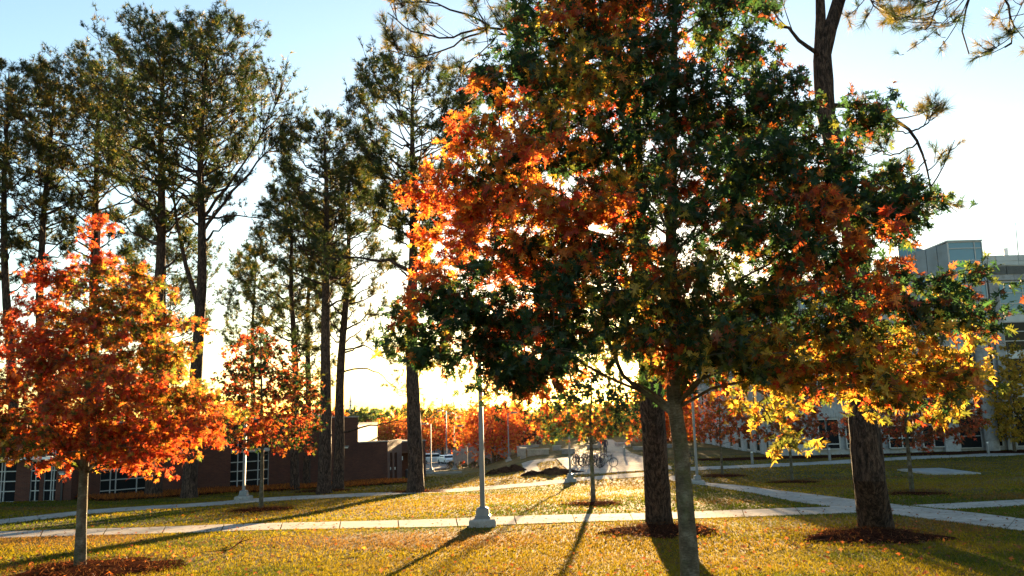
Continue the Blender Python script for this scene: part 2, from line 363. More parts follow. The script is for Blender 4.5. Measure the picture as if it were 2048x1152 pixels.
# car park tarmac on the lower ground
def sheet(name, px, material, dz, n=14):
    c = [np.array(p, float) for p in px]; mb = MB(); V = []
    for i in range(n+1):
        for j in range(n+1):
            u, v = i/n, j/n; p = (c[0]*(1-u)+c[1]*u)*(1-v)+(c[3]*(1-u)+c[2]*u)*v
            V.append([p[0], p[1], float(gz(p[0], p[1]))+dz])
    F_ = [[i*(n+1)+j, (i+1)*(n+1)+j, (i+1)*(n+1)+j+1, i*(n+1)+j+1] for i in range(n) for j in range(n)]
    mb.add(V, F_); o = mb.build(name, M[material], smooth=True); tag(o, kind='structure'); return o
sheet('car_park', [(-75, 100), (-8.6, 100), (-6, 215), (-90, 215)], 'asphalt', 0.06, 30)
kerb = MB()
kp = [Gp(853, 937), Gp(858, 930), Gp(872, 922)]
kp = [(-10.3, 74), (-9.6, 88), (-9.2, 100), (-8.4, 118)]
for a, b in zip(kp[:-1], kp[1:]):
    a = np.array(a); b = np.array(b); d = (b-a)/np.linalg.norm(b-a); nrm = np.array([-d[1], d[0]])*0.45
    V = []
    for p in (a-nrm, a+nrm, b+nrm, b-nrm): V.append([p[0], p[1], float(gz(*p))-0.1])
    for p in (a-nrm, a+nrm, b+nrm, b-nrm): V.append([p[0], p[1], float(gz(*p))+0.13])
    kerb.add(V, [[4, 5, 6, 7], [0, 1, 5, 4], [1, 2, 6, 5], [2, 3, 7, 6], [3, 0, 4, 7]])
tag(kerb.build('kerb', M['concrete']), kind='structure')
kb2 = MB(); a = Gp(850, 948); b = Gp(918, 948)
kb2.box(a[0], b[0], a[1]-0.15, a[1]+0.3, a[2]-0.3, a[2]+0.14); tag(kb2.build('low_kerb', M['concrete_old']), kind='structure')
# concrete drain cover lawn hatch
h0 = Gp(1843, 949); h1 = Gp(1984, 949.5); h2 = Gp(1960, 944.5); h3 = Gp(1860, 945.5)
hb = MB(); zz = max(h0[2], h1[2])+0.06
cxs = (h0+h1)/2; hb.box(h0[0]+0.3, h1[0]-0.2, h0[1]-0.6, h0[1]+3.6, zz-0.2, zz)
ht = empty('utility_hatch', (cxs[0], h0[1]+1.5, zz-0.1), 'flat grey metal utility hatch set in the lawn at right', 'hatch')
hb.build('hatch_rim', M['concrete_old'], ht)
for k in range(2):
    lid = MB(); w = (h1[0]-h0[0]-0.9)/2; x0 = h0[0]+0.45+k*(w+0.05); lid.box(x0, x0+w-0.03, h0[1]-0.45, h0[1]+3.45, zz, zz+0.03); lid.build('lid', M['hatch'], ht)

# ------------------------------------------------------------------ foliage templates
def oak_leaf(curl=0.12):
    P = np.array([[0.0, 0.0], [0.07, 0.1], [0.09, 0.34], [0.1, 0.58], [0.1, 0.8], [0, 1.08],
                  [-0.07, 0.1], [-0.09, 0.34], [-0.1, 0.58], [-0.1, 0.8],
                  [0.30, 0.24], [0.5, 0.60], [0.33, 0.98], [-0.29, 0.22], [-0.49, 0.57], [-0.32, 1.0],
                  [0.11, 0.27], [0.14, 0.42], [0.15, 0.66], [-0.11, 0.27], [-0.14, 0.42], [-0.15, 0.66],
                  [0.44, 0.37], [-0.43, 0.36], [-0.012, -0.24], [0.012, -0.24]])
    T = [[0, 1, 6], [1, 2, 7], [1, 7, 6], [2, 3, 8], [2, 8, 7], [3, 4, 9], [3, 9, 8], [4, 5, 9],
         [1, 10, 16], [16, 22, 3], [17, 11, 3], [18, 12, 4], [6, 19, 13], [19, 8, 23], [20, 8, 14], [21, 9, 15]]
    V = np.stack([P[:, 0], P[:, 1], curl*(np.abs(P[:, 0])*2.2)-curl*1.3*P[:, 1]**2+curl*0.5*np.sin(P[:, 1]*9)*np.abs(P[:, 0])*2], 1)
    return V, np.array(T)
def small_leaf():
    V = np.array([[0, 0, 0], [0.2, 0.3, 0.05], [0.5, 0.62, -0.03], [0.12, 0.62, 0.05], [0, 1.05, -0.1], [-0.12, 0.62, 0.05], [-0.5, 0.58, -0.03], [-0.2, 0.3, 0.05]])
    return V, np.array([[0, 1, 7], [1, 2, 3], [1, 3, 5], [1, 5, 7], [3, 4, 5], [5, 6, 7]])
def tiny_leaf():
    V = np.array([[0, 0, 0], [0.42, 0.5, 0.06], [0, 1, 0], [-0.42, 0.5, 0.06]]); return V, np.array([[0, 1, 3], [1, 2, 3]])
def tuft(n, w, seed, spread=1.0):
    r = np.random.default_rng(seed); V = []; T = []
    for k in range(n):
        th = r.uniform(0, 2*math.pi); ph = r.uniform(0.12, 1.25)*spread
        d = np.array([math.sin(ph)*math.cos(th), math.cos(ph), math.sin(ph)*math.sin(th)]); L = r.uniform(0.7, 1.0)
        b = np.array([0, r.uniform(-0.35, 0.15), 0]); s_ = np.cross(d, r.normal(size=3)); s_ /= np.linalg.norm(s_)+1e-9
        tip = b+d*L+np.array([0, 0, -0.1*L]); i = len(V); V += [b-s_*w/2, b+s_*w/2, tip]; T.append([i, i+1, i+2])
    return np.array(V), np.array(T)
def frames(dirs, up=None, roll=None, r=rng):
    """rotation matrices: local Y along dirs, local Z near up"""
    n = len(dirs); Yv = dirs/(np.linalg.norm(dirs, axis=1)[:, None]+1e-9)
    if up is None: up = r.normal(size=(n, 3))
    Zv = up-Yv*(up*Yv).sum(1)[:, None]; Zv /= np.linalg.norm(Zv, axis=1)[:, None]+1e-9
    Xv = np.cross(Yv, Zv); return np.stack([Xv, Yv, Zv], -1)
def scatter(mb, tmpl, pos, rot, size, col, cvar=None):
    V0, T0 = tmpl; n = len(pos)
    V = np.einsum('nij,kj->nki', rot, V0)*size[:, None, None]+pos[:, None]
    T = (T0[None]+np.arange(n)[:, None, None]*len(V0)).reshape(-1, 3)
    mb.add(V.reshape(-1, 3), T, np.repeat(col, len(V0), 0))

PAL = {'green': (0.02, 0.05, 0.018), 'olive': (0.07, 0.085, 0.016), 'yellow': (0.36, 0.25, 0.035), 'orange': (0.42, 0.13, 0.02), 'red': (0.38, 0.055, 0.022),
       'rust': (0.2, 0.06, 0.02), 'gold': (0.42, 0.27, 0.03), 'brown': (0.11, 0.05, 0.02), 'deep': (0.012, 0.028, 0.01), 'maroon': (0.06, 0.015, 0.014), 'pine': (0.03, 0.05, 0.014), 'pinegold': (0.13, 0.105, 0.02)}
PALn = {k: np.array(v) for k, v in PAL.items()}
def pick_cols(n, mix, r):
    ks = list(mix); p = np.array([mix[k] for k in ks], float); p /= p.sum()
    idx = r.choice(len(ks), n, p=p); c = np.array([PALn[k] for k in ks])[idx]
    return c*r.uniform(0.7, 1.3, (n, 1))*r.uniform(0.88, 1.12, (n, 3))

def displaced_trunk(mb, pts, rad, seg, plate=0.03, seed=0, flare=0.3):
    """trunk with ridged bark relief"""
    r = np.random.default_rng(seed); n = len(pts); th = np.arange(seg)*2*math.pi/seg
    P = np.asarray(pts, float); rad = np.asarray(rad, float)
    zz = P[:, 2]-P[0, 2]
    A = th[None]*np.ones((n, 1)); Z = zz[:, None]*np.ones((1, seg))
    nf = np.zeros((n, seg))
    for k in range(7):
        fr = r.integers(5, 16); fz = r.uniform(1.5, 7); ph = r.uniform(0, 6, 3)
        nf += np.abs(np.sin(A*fr/2*1.0+ph[0]+0.8*np.sin(Z*fz+ph[1])))*np.where(np.sin(Z*fz*1.7+ph[2]+A*2) > -0.2, 1, 0.6)
    nf = (nf-nf.mean())/nf.std()
    Rr = rad[:, None]*(1+plate*nf+flare*np.exp(-Z/0.35)*(0.6+0.4*np.cos(A*5+seed)))
    V = np.stack([P[:, 0][:, None]+Rr*np.cos(A), P[:, 1][:, None]+Rr*np.sin(A), P[:, 2][:, None]*np.ones((1, seg))], -1)
    i = np.arange(n-1)[:, None]*seg; j = np.arange(seg)[None]; j2 = (j+1) % seg
    mb.add(V.reshape(-1, 3), np.stack([i+j, i+j2, i+seg+j2, i+seg+j], -1).reshape(-1, 4))

NLEAF = [oak_leaf(c) for c in (0.1, 0.35, -0.2, 0.6)]
def leaf_parts(root, tmpl_idx, pos, rot, size, col, name='leaf', material='leaf', buckets=40, templates=None):
    """the nearest leaves as objects of their own, sharing meshes of a few shapes and tints"""
    meshes = {}
    for i in range(len(pos)):
        key = (tmpl_idx[i], i % buckets)
        if key not in meshes:
            V0, T0 = templates[key[0]]; mb = MB(); mb.add(V0, T0, col[i]); meshes[key] = mb.mesh(name, M[material])
        m4 = Matrix.Translation(Vector(pos[i])) @ Matrix(rot[i].tolist()).to_4x4() @ Matrix.Scale(float(size[i]), 4)
        share(name, meshes[key], root, m4)

def broadleaf(name, base, trunk_pts, trunk_r, prof, ncl, npl, lsize, colfn, label, cat='tree', group=None, tmpl='small', seed=1,
              limbs=26, sag=0.1, parts=0, spread=0.34, bark='oakbark', upness=0.5, twig=True, extra=None, bias=0.42, flare=0.25, squash=1.0, amp=1.0, gap=None, seg=14, layer=0.0, zflat=0.8):
    r = np.random.default_rng(seed); root = empty(name, base, label, cat, group)
    T = np.asarray(trunk_pts, float); T = resample(T, max(12, int(np.linalg.norm(T[-1]-T[0])*7)))
    n = len(T); tt = np.linspace(0, 1, n); rad = trunk_r*(1-tt*0.9)**0.9+0.008
    mb = MB(); displaced_trunk(mb, T, rad, seg, 0.035 if seg > 20 else 0.02, seed, flare)
    br = MB(); prof = np.array(prof, float)                     # rows: z, cx, cy, r
    def env(z): return [np.interp(z, prof[:, 0], prof[:, k]) for k in (1, 2, 3)]
    zs = np.linspace(prof[0, 0], prof[-1, 0], 60); wr = np.array([env(z)[2]**1.6+1e-4 for z in zs]); wr /= wr.sum()
    def at(z): return np.array([np.interp(z, T[:, 2], T[:, 0]), np.interp(z, T[:, 2], T[:, 1]), z])
    limbpts = []
    for k in range(limbs):
        z = prof[0, 0]+(prof[-1, 0]-prof[0, 0])*((k+r.uniform(0, 1))/limbs); cx, cy, rr = env(z); th = k*2.4+r.uniform(-.4, .4)
        e = np.array([cx+math.cos(th)*rr*0.8, cy+math.sin(th)*rr*0.8*squash, z]); zb = max(T[0, 2]+0.25*(prof[0, 0]-T[0, 2])+0.6*(prof[0, 0]-T[0, 2]), z-rr*r.uniform(0.25, 0.7))
        zb = min(zb, T[-1, 2]-0.05); s0 = at(zb); mid = (s0+e)/2+np.array([0, 0, rr*0.06]); ts = np.linspace(0, 1, 8)[:, None]
        C = (1-ts)**2*s0+2*ts*(1-ts)*mid+ts**2*e-np.array([0, 0, sag])*ts**2+r.normal(size=(8, 3))*0.03*rr*ts
        rb = trunk_r*np.interp(zb, T[:, 2], (1-tt*0.9))*0.3; br.tube(C, np.linspace(rb, 0.006, 8), 5); limbpts.append(C[2:])
    LP = np.concatenate(limbpts)
    z = r.choice(zs, ncl, p=wr)+r.normal(size=ncl)*0.05; E = np.array([env(q) for q in z]); th = r.uniform(0, 2*math.pi, ncl)
    if layer > 0: z = z+layer*np.round((z-z.min())/0.45)*0
    lum = 1+amp*(0.1*np.sin(th*3+z*2.1+seed)+0.1*np.sin(th*7-z*3.7))
    rho = E[:, 2]*lum*(r.uniform(0.0, 1, ncl)**bias)
    Cc = np.stack([E[:, 0]+rho*np.cos(th), E[:, 1]+rho*np.sin(th)*squash, z-sag*(rho/(E[:, 2]+1e-6))**2+r.normal(size=ncl)*0.06], 1)
    if extra is not None: Cc = np.concatenate([Cc, extra])
    if gap is not None:                                          # an opening in the crown
        v = Cc-np.array([0, 0, CAMZ]); dep = v@Fv; gx = (v@Rv)/dep*FPX+1024; gy = 576-(v@Uv)/dep*FPX
        for a, b_, ra, rb_ in gap: k_ = ((gx-a)/ra)**2+((gy-b_)/rb_)**2 > 1; Cc, gx, gy = Cc[k_], gx[k_], gy[k_]
    ncl = len(Cc)
    LPa = np.zeros((len(LP)+ncl*2, 3)); LPa[:len(LP)] = LP; nl = len(LP)
    order_ = np.argsort([np.linalg.norm((LP-c)*np.array([1, 1, 1.6]), axis=1).min() for c in Cc])
    for k in order_:
        dd = np.linalg.norm((LPa[:nl]-Cc[k])*np.array([1, 1, 1.6]), axis=1); j = dd.argmin()
        LPa[nl] = Cc[k]; LPa[nl+1] = (LPa[j]+Cc[k])/2; nl += 2
        if twig and dd[j] > 0.05:
            s0 = LPa[j].copy(); mid = (s0+Cc[k])/2+r.normal(size=3)*0.06*dd[j]+np.array([0, 0, 0.08*dd[j]]); ts = np.linspace(0, 1, 5)[:, None]
            br.tube((1-ts)**2*s0+2*ts*(1-ts)*mid+ts**2*Cc[k], np.linspace(min(0.018, 0.006+dd[j]*0.01), 0.003, 5), 3, cap=False)
    cc = colfn(Cc, r)                                            # a mix per cluster
    pos = []; dirs = []; cols = []
    for k in range(ncl):
        nn = max(3, int(npl*r.uniform(0.6, 1.4))); nt_ = max(2, nn//6)
        out = Cc[k]-at(Cc[k][2]); out[2] = 0; out /= np.linalg.norm(out)+1e-6
        td = r.normal(size=(nt_, 3)); td[:, 2] *= zflat*0.7; td += out*0.7; td /= np.linalg.norm(td, axis=1)[:, None]
        ti = r.integers(0, nt_, nn); s_ = r.uniform(0.15, 1, nn)[:, None]
        p = Cc[k]+td[ti]*s_*spread*r.uniform(0.7, 1.2)+r.normal(size=(nn, 3))*spread*0.13; d = td[ti]*0.6+r.normal(size=(nn, 3))*0.6+np.array([0, 0, -0.35])
        pos.append(p); dirs.append(d); cols.append(pick_cols(nn, cc[k], r))
        if twig and tmpl == 'oak':
            for q in range(min(nt_, 3)): br.tube([Cc[k], Cc[k]+td[q]*spread*0.5+[0, 0, 0.01], Cc[k]+td[q]*spread], [0.004, 0.003, 0.002], 3, cap=False)
    pos = np.concatenate(pos); dirs = np.concatenate(dirs); cols = np.concatenate(cols)
    up = r.normal(size=pos.shape)*(1-upness)+np.array([0, 0, upness]); rot = frames(dirs, up, r=r); size = lsize*r.uniform(0.6, 1.25, len(pos))
    mb.build('trunk', M[bark], root, smooth=True); br.build('branches', M[bark], root, smooth=True)
    fo = MB(); T4 = NLEAF if tmpl == 'oak' else [small_leaf()] if tmpl == 'small' else [tiny_leaf()]
    ti = r.integers(0, len(T4), len(pos)); mask = np.ones(len(pos), bool)
    if parts:
        v = pos-np.array([0, 0, CAMZ]); dep = v@Fv; px = (v@Rv)/dep*FPX+1024; py = 576-(v@Uv)/dep*FPX
        vis = (px > 0) & (px < 2048) & (py > 0) & (py < 1152); area = size**2*np.abs((rot[:, :, 2]*v).sum(1))/dep**3
        # nearest along the line of sight in coarse cells shows; keep those that face the camera
        cell = (px//14).astype(int)*1000+(py//14).astype(int); order = np.argsort(dep); seen = set(); front = np.zeros(len(pos), bool)
        for i in order:
            if vis[i] and cell[i] not in seen: seen.add(cell[i]); front[i] = True
        score = np.where(front, area, 0); idx = np.argsort(-score)[:parts]; mask[idx] = False
        leaf_parts(root, ti[idx], pos[idx], rot[idx], size[idx], cols[idx], templates=T4)
    for k in range(len(T4)):
        s_ = mask & (ti == k)
        if s_.any(): scatter(fo, T4[k], pos[s_], rot[s_], size[s_], cols[s_])
    f = fo.build('foliage', M['leaf'], root); 
    if parts: tag(f, kind='stuff')
    return root
def vnoise(P, s, seed):
    r = np.random.default_rng(seed); out = np.zeros(len(P))
    for k in range(5):
        d = r.normal(size=3); d /= np.linalg.norm(d); out += np.sin(P@d*s*r.uniform(0.7, 1.6)+r.uniform(0, 6))
    return out/2.2

# ------------------------------------------------------------------ pines
TUFT_N = [tuft(46, 0.03, k) for k in range(4)]
TUFT_F = [tuft(12, 0.095, 10+k, 1.1) for k in range(4)]
def pine(base, trunk_pts, trunk_r, crown, nbr, label, group=None, near=False, tsize=0.32, seed=1, dens=1.0, mix=None, seg=16, limbs=None, nsub=6, rise=0.7, name='pine_tree'):
    """crown rows: z, radius; extra limbs are given as polylines with a tuft weight"""
    r = np.random.default_rng(seed); root = empty(name, base, label, 'tree', group)
    mix = mix or {'pine': 0.8, 'pinegold': 0.2}
    T = resample(trunk_pts, max(20, int(np.linalg.norm(np.asarray(trunk_pts[-1])-trunk_pts[0])*(7 if near else 2))))
    n = len(T); tt = np.linspace(0, 1, n); T = T.copy(); wob = np.sin(tt*9+seed)*0.09*np.sin(tt*math.pi); T[:, 0] += wob
    rad = trunk_r*(1-tt)**0.8+0.03; mb = MB(); displaced_trunk(mb, T, rad, seg, 0.02 if near else 0.03, seed, 0.16 if near else 0.3)
    mb.build('trunk', M['pinebark'], root, smooth=not near)
    br = MB(); tp = []; td = []
    def at(z): return np.array([np.interp(z, T[:, 2], T[:, 0]), np.interp(z, T[:, 2], T[:, 1]), z])
    def limb(C, rb, ntuft, sub, spread=1.0):
        C = np.asarray(C, float); m = len(C); br.tube(C, np.linspace(rb, 0.012, m), 5 if near else 4)
        L = np.linalg.norm(C[-1]-C[0])
        for q in range(sub):
            f = r.uniform(0.35 if near else 0.6, 1.0); i = min(m-2, int(f*(m-1))); p = C[i]+(C[i+1]-C[i])*(f*(m-1)-i); tg = C[i+1]-C[i]; tg = tg/(np.linalg.norm(tg)+1e-9)
            sd = np.cross(tg, [0, 0, 1]); sd /= np.linalg.norm(sd)+1e-9
            d = tg*r.uniform(0.3, 1)+sd*r.normal()*0.9*spread+np.array([0, 0, r.uniform(-0.1, 0.7)]); d /= np.linalg.norm(d)
            l = L*r.uniform(0.15, 0.36)*(1.2-f*0.5)+0.25; mid = p+d*l*0.5+np.array([0, 0, -0.08*l]); e = p+d*l+np.array([0, 0, 0.12*l]); 
            nr = 5 if near else 4; ts = np.linspace(0, 1, nr)[:, None]; S = (1-ts)**2*p+2*ts*(1-ts)*mid+ts**2*e
            br.tube(S, np.linspace(max(0.012, rb*0.3), 0.008, nr), 3, cap=False)
            for _ in range(ntuft):
                u = r.uniform(0.35, 1.05); b = p*(1-u)+e*u
                dd = d*0.7+r.normal(size=3)*0.55+np.array([0, 0, 0.35]); dd /= np.linalg.norm(dd); off = dd*r.uniform(0.02, 0.3)
                if near: br.tube([b, b+off*0.5+[0, 0, -0.03], b+off], [0.009, 0.007, 0.006], 3, cap=False)
                tp.append(b+off); td.append(dd)
    crown = np.array(crown, float)
    nbr = nbr if near else int(nbr*1.4)
    for k in range(nbr):
        z = crown[0, 0]+(crown[-1, 0]-crown[0, 0])*(((k+r.uniform(0, 1))/nbr)**(1 if near else 0.62))
        rr = np.interp(z, crown[:, 0], crown[:, 1])*(r.uniform(0.6, 1.12) if near else 1.12*r.uniform(0.3, 1)**0.5); th = k*2.4+r.uniform(-.5, .5)
        up_ = rise*rr*r.uniform(0.5, 1.2); zb = max(T[0, 2]+1, z-up_); zb = min(zb, T[-1, 2]-0.2); s0 = at(zb); c0 = at(min(z, T[-1, 2]))
        e = np.array([c0[0]+math.cos(th)*rr, c0[1]+math.sin(th)*rr, z]); mid = (s0+e)/2+np.array([0, 0, -0.1*rr])
        ts = np.linspace(0, 1, 8)[:, None]; C = (1-ts)**2*s0+2*ts*(1-ts)*mid+ts**2*e+np.concatenate([[[0, 0, 0]], r.normal(size=(7, 3))*0.035*rr])
        limb(C, trunk_r*0.26*(1-0.6*(z-crown[0, 0])/(crown[-1, 0]-crown[0, 0])), max(1, int(round((6 if near else 7)*dens))), nsub if near else 10)
    for L_ in (limbs or []):
        C = resample(L_['pts'], 12); C[1:-1] += r.normal(size=(10, 3))*L_.get('wob', 0.03); limb(C, L_['r'], L_.get('n', 4)+(3 if near else 0), L_.get('sub', 7), L_.get('spread', 1))
    tp = np.array(tp); td = np.array(td); br.build('branches', M['pinebark'], root, smooth=True)
    TT = TUFT_N if near else TUFT_F; ti = r.integers(0, 4, len(tp)); rot = frames(td, r=r); size = tsize*r.uniform(0.7, 1.2, len(tp))
    cols = pick_cols(len(tp), mix, r)
    mask = np.ones(len(tp), bool)
    if near:
        v = tp-np.array([0, 0, CAMZ]); dep = v@Fv; px = (v@Rv)/dep*FPX+1024; py = 576-(v@Uv)/dep*FPX
        vis = (px > -20) & (px < 2068) & (py > -20) & (dep > 0); idx = np.where(vis)[0]; idx = idx[np.argsort(dep[idx])][:300]; mask[idx] = False
        leaf_parts(root, ti[idx], tp[idx], rot[idx], size[idx], cols[idx], name='needle_tuft', material='needle', buckets=8, templates=TT)
    fo = MB()
    for k in range(4):
        s_ = mask & (ti == k)
        if s_.any(): scatter(fo, TT[k], tp[s_], rot[s_], size[s_], cols[s_])
    if fo.n:
        f = fo.build('needles', M['needle'], root)
        if near: tag(f, kind='stuff')
    return root
def pine_px(bx, by, Y, pts, top, crown, r_, nbr, label, seed, **kw):
    """pts: photo pixels up the trunk; crown rows: photo y, radius in photo px"""
    s = FPX/Y; b = Pt(bx, by, Y); b[2] = float(gz(b[0], b[1]))-0.05
    P = [b]+[Pt(x, y, Y) for x, y in pts]+[Pt(top[0], top[1]+0.25*(crown[0][1])*0.4, Y)]
    C = [(Pt(top[0], y, Y)[2], rr/s) for y, rr in crown][::-1]; C.sort()
    return pine(b, P, r_, C, nbr, label, seed=seed, **kw)
G = 'tall pines in front of the brick building'
pine_px(36, 1004, 46, [(30, 900), (14, 600), (8, 350)], (18, 140), [(140, 35), (170, 75), (250, 100), (400, 90), (600, 50)], 0.3, 46, 'tall dark pine at the left edge, leftmost of the pines', 31, group=G)
pine_px(84, 1003, 47, [(86, 900), (82, 600), (88, 400)], (112, 150), [(150, 45), (180, 90), (270, 125), (420, 100), (560, 50)], 0.29, 52, 'brown tinged pine, second from the left edge behind orange oak', 32, group=G, mix={'pine': 0.5, 'pinegold': 0.5})
pine_px(192, 995, 50, [(190, 700), (188, 450), (192, 300)], (205, 118), [(118, 45), (150, 95), (230, 130), (380, 115), (520, 60)], 0.36, 52, 'dark pine rising straight behind the red top of the orange oak', 33, group=G)
pine_px(308, 986, 45, [(310, 800), (320, 500), (322, 250)], (330, 62), [(62, 60), (85, 115), (150, 150), (260, 155), (380, 120), (500, 60)], 0.4, 66, 'tallest thick trunked pine, left of the leaning pair', 34, group=G)
pine_px(378, 986, 44, [(392, 780), (401, 560), (402, 300)], (418, 56), [(56, 55), (75, 110), (130, 145), (230, 140), (340, 100), (450, 60)], 0.36, 60, 'tall pine whose trunk leans at the base, long bough reaching right', 35, group=G,
        limbs=[dict(pts=[Pt(402, 440, 44), Pt(470, 350, 43.6), Pt(520, 270, 43), Pt(560, 190, 42.6)], r=0.12, n=9, sub=26, wob=0.05),
               dict(pts=[Pt(402, 470, 44), Pt(450, 400, 43.6), Pt(520, 320, 43), Pt(590, 250, 42.6)], r=0.11, n=9, sub=26, wob=0.05),
               dict(pts=[Pt(398, 620, 44), Pt(380, 560, 44.3), Pt(352, 440, 44.6), Pt(340, 300, 45)], r=0.17, n=5, sub=12, wob=0.03),
               dict(pts=[Pt(402, 440, 44), Pt(470, 430, 43.6), Pt(530, 440, 43)], r=0.08, n=4, sub=9, wob=0.04)])
pine_px(590, 974, 50, [(590, 800), (585, 600), (584, 470)], (578, 375), [(375, 25), (420, 70), (520, 100), (640, 105), (760, 60)], 0.24, 44, 'slender pine behind the small orange oak, left of the thick pair', 36, group=G, dens=0.9)
pine_px(613, 974, 54, [(615, 800), (618, 600), (622, 500)], (600, 420), [(420, 25), (480, 60), (600, 80), (720, 70), (800, 40)], 0.22, 36, 'thin pine standing just right of the slender one', 37, group=G, dens=0.8)
pine_px(648, 979, 44, [(650, 800), (655, 600), (652, 420)], (648, 252), [(252, 40), (275, 85), (340, 115), (450, 110), (600, 60)], 0.34, 50, 'thick pine right of the small orange oak with rough dark trunk', 38, group=G)
pine_px(676, 966, 49, [(680, 800), (690, 640), (695, 500)], (700, 330), [(330, 20), (380, 60), (480, 85), (600, 80), (700, 60)], 0.3, 40, 'leaning pine with low boughs reaching over the brick wall', 39, group=G, dens=0.9, mix={'pine': 0.55, 'pinegold': 0.45},
        limbs=[dict(pts=[Pt(684, 865, 49), Pt(730, 852, 48.6), Pt(770, 845, 48), Pt(835, 842, 47)], r=0.07, n=8, sub=14, wob=0.04, spread=0.8),
               dict(pts=[Pt(683, 745, 49), Pt(720, 735, 48.6), Pt(760, 745, 48), Pt(800, 792, 47)], r=0.06, n=6, sub=11, wob=0.03, spread=0.6),
               dict(pts=[Pt(688, 700, 49), Pt(730, 690, 48.6), Pt(790, 730, 48)], r=0.06, n=6, sub=9, wob=0.03, spread=0.6)])
pine_px(832, 981, 42, [(828, 800), (824, 600), (824, 400)], (826, 135), [(135, 60), (155, 105), (200, 145), (290, 145), (370, 100), (450, 60), (560, 40)], 0.38, 56, 'round topped pine standing alone left of the grey lamp post', 40, group=G, dens=1.25,
        limbs=[dict(pts=[Pt(824, 545, 42), Pt(780, 520, 41.6), Pt(700, 515, 41), Pt(640, 520, 40.6)], r=0.12, n=4, sub=12, wob=0.05),
               dict(pts=[Pt(824, 540, 42), Pt(860, 530, 41.6), Pt(930, 525, 41)], r=0.1, n=3, sub=8, wob=0.05),
               dict(pts=[Pt(822, 420, 42), Pt(760, 330, 41.6), Pt(700, 270, 41)], r=0.1, n=3, sub=8, wob=0.05),
               dict(pts=[Pt(822, 470, 42), Pt(760, 450, 41.6), Pt(720, 410, 41)], r=0.08, n=3, sub=8, wob=0.05)])
pine_px(330, 960, 62, [(330, 800), (330, 650)], (330, 455), [(455, 45), (490, 90), (560, 110), (640, 95), (700, 60)], 0.28, 44, 'shorter round crowned pine behind the leaning pair', 42, group=G, dens=1.2)
pine_px(505, 960, 60, [(505, 800), (508, 600)], (512, 500), [(500, 20), (540, 40), (620, 60), (700, 50), (760, 30)], 0.2, 30, 'small thin pine between the leaning pine and the slender one', 43, group=G, dens=0.8)
# the two near pines
pA = Gp(1318, 1052)
pine(pA, [pA+[0, 0, -0.05], Pt(1300, 800, 18), Pt(1285, 500, 18.1), Pt(1270, 200, 18.2), Pt(1262, -350, 18.3)], 0.265, [(Pt(1262, -60, 18)[2], 2.6), (Pt(1262, -350, 18)[2], 1.0)], 12,
     'near rough barked pine just left of the pale oak trunk', near=True, tsize=0.28, seed=51, seg=56, dens=0.8, mix={'pine': 0.6, 'pinegold': 0.4}, nsub=5,
     limbs=[dict(pts=[Pt(1265, 200, 18), Pt(1120, 90, 17.8), Pt(1060, 20, 17.6), Pt(960, -30, 17.4)], r=0.07, n=3, sub=10, wob=0.03),
            dict(pts=[Pt(1090, 60, 17.7), Pt(985, 55, 17.4), Pt(880, 10, 17.2), Pt(790, 8, 17.1)], r=0.04, n=3, sub=11, wob=0.03),
            dict(pts=[Pt(975, 55, 17.5), Pt(900, 75, 17.3), Pt(830, 65, 17.1), Pt(775, 25, 17)], r=0.03, n=3, sub=9, wob=0.025),
            dict(pts=[Pt(975, 58, 17.5), Pt(900, 95, 17.3), Pt(840, 115, 17.2), Pt(775, 100, 17)], r=0.028, n=3, sub=9, wob=0.025),
            dict(pts=[Pt(1100, 75, 17.7), Pt(1000, 70, 17.5), Pt(960, 105, 17.4), Pt(920, 150, 17.3)], r=0.022, n=2, sub=6, wob=0.03),
            dict(pts=[Pt(1262, 230, 18), Pt(1150, 120, 18), Pt(1040, 80, 17.9), Pt(990, 60, 17.8)], r=0.05, n=3, sub=9, wob=0.03),
            dict(pts=[Pt(1270, 160, 18), Pt(1380, 60, 17.9), Pt(1500, -20, 17.8)], r=0.06, n=3, sub=9, wob=0.04)])
pB = Gp(1753, 1062)
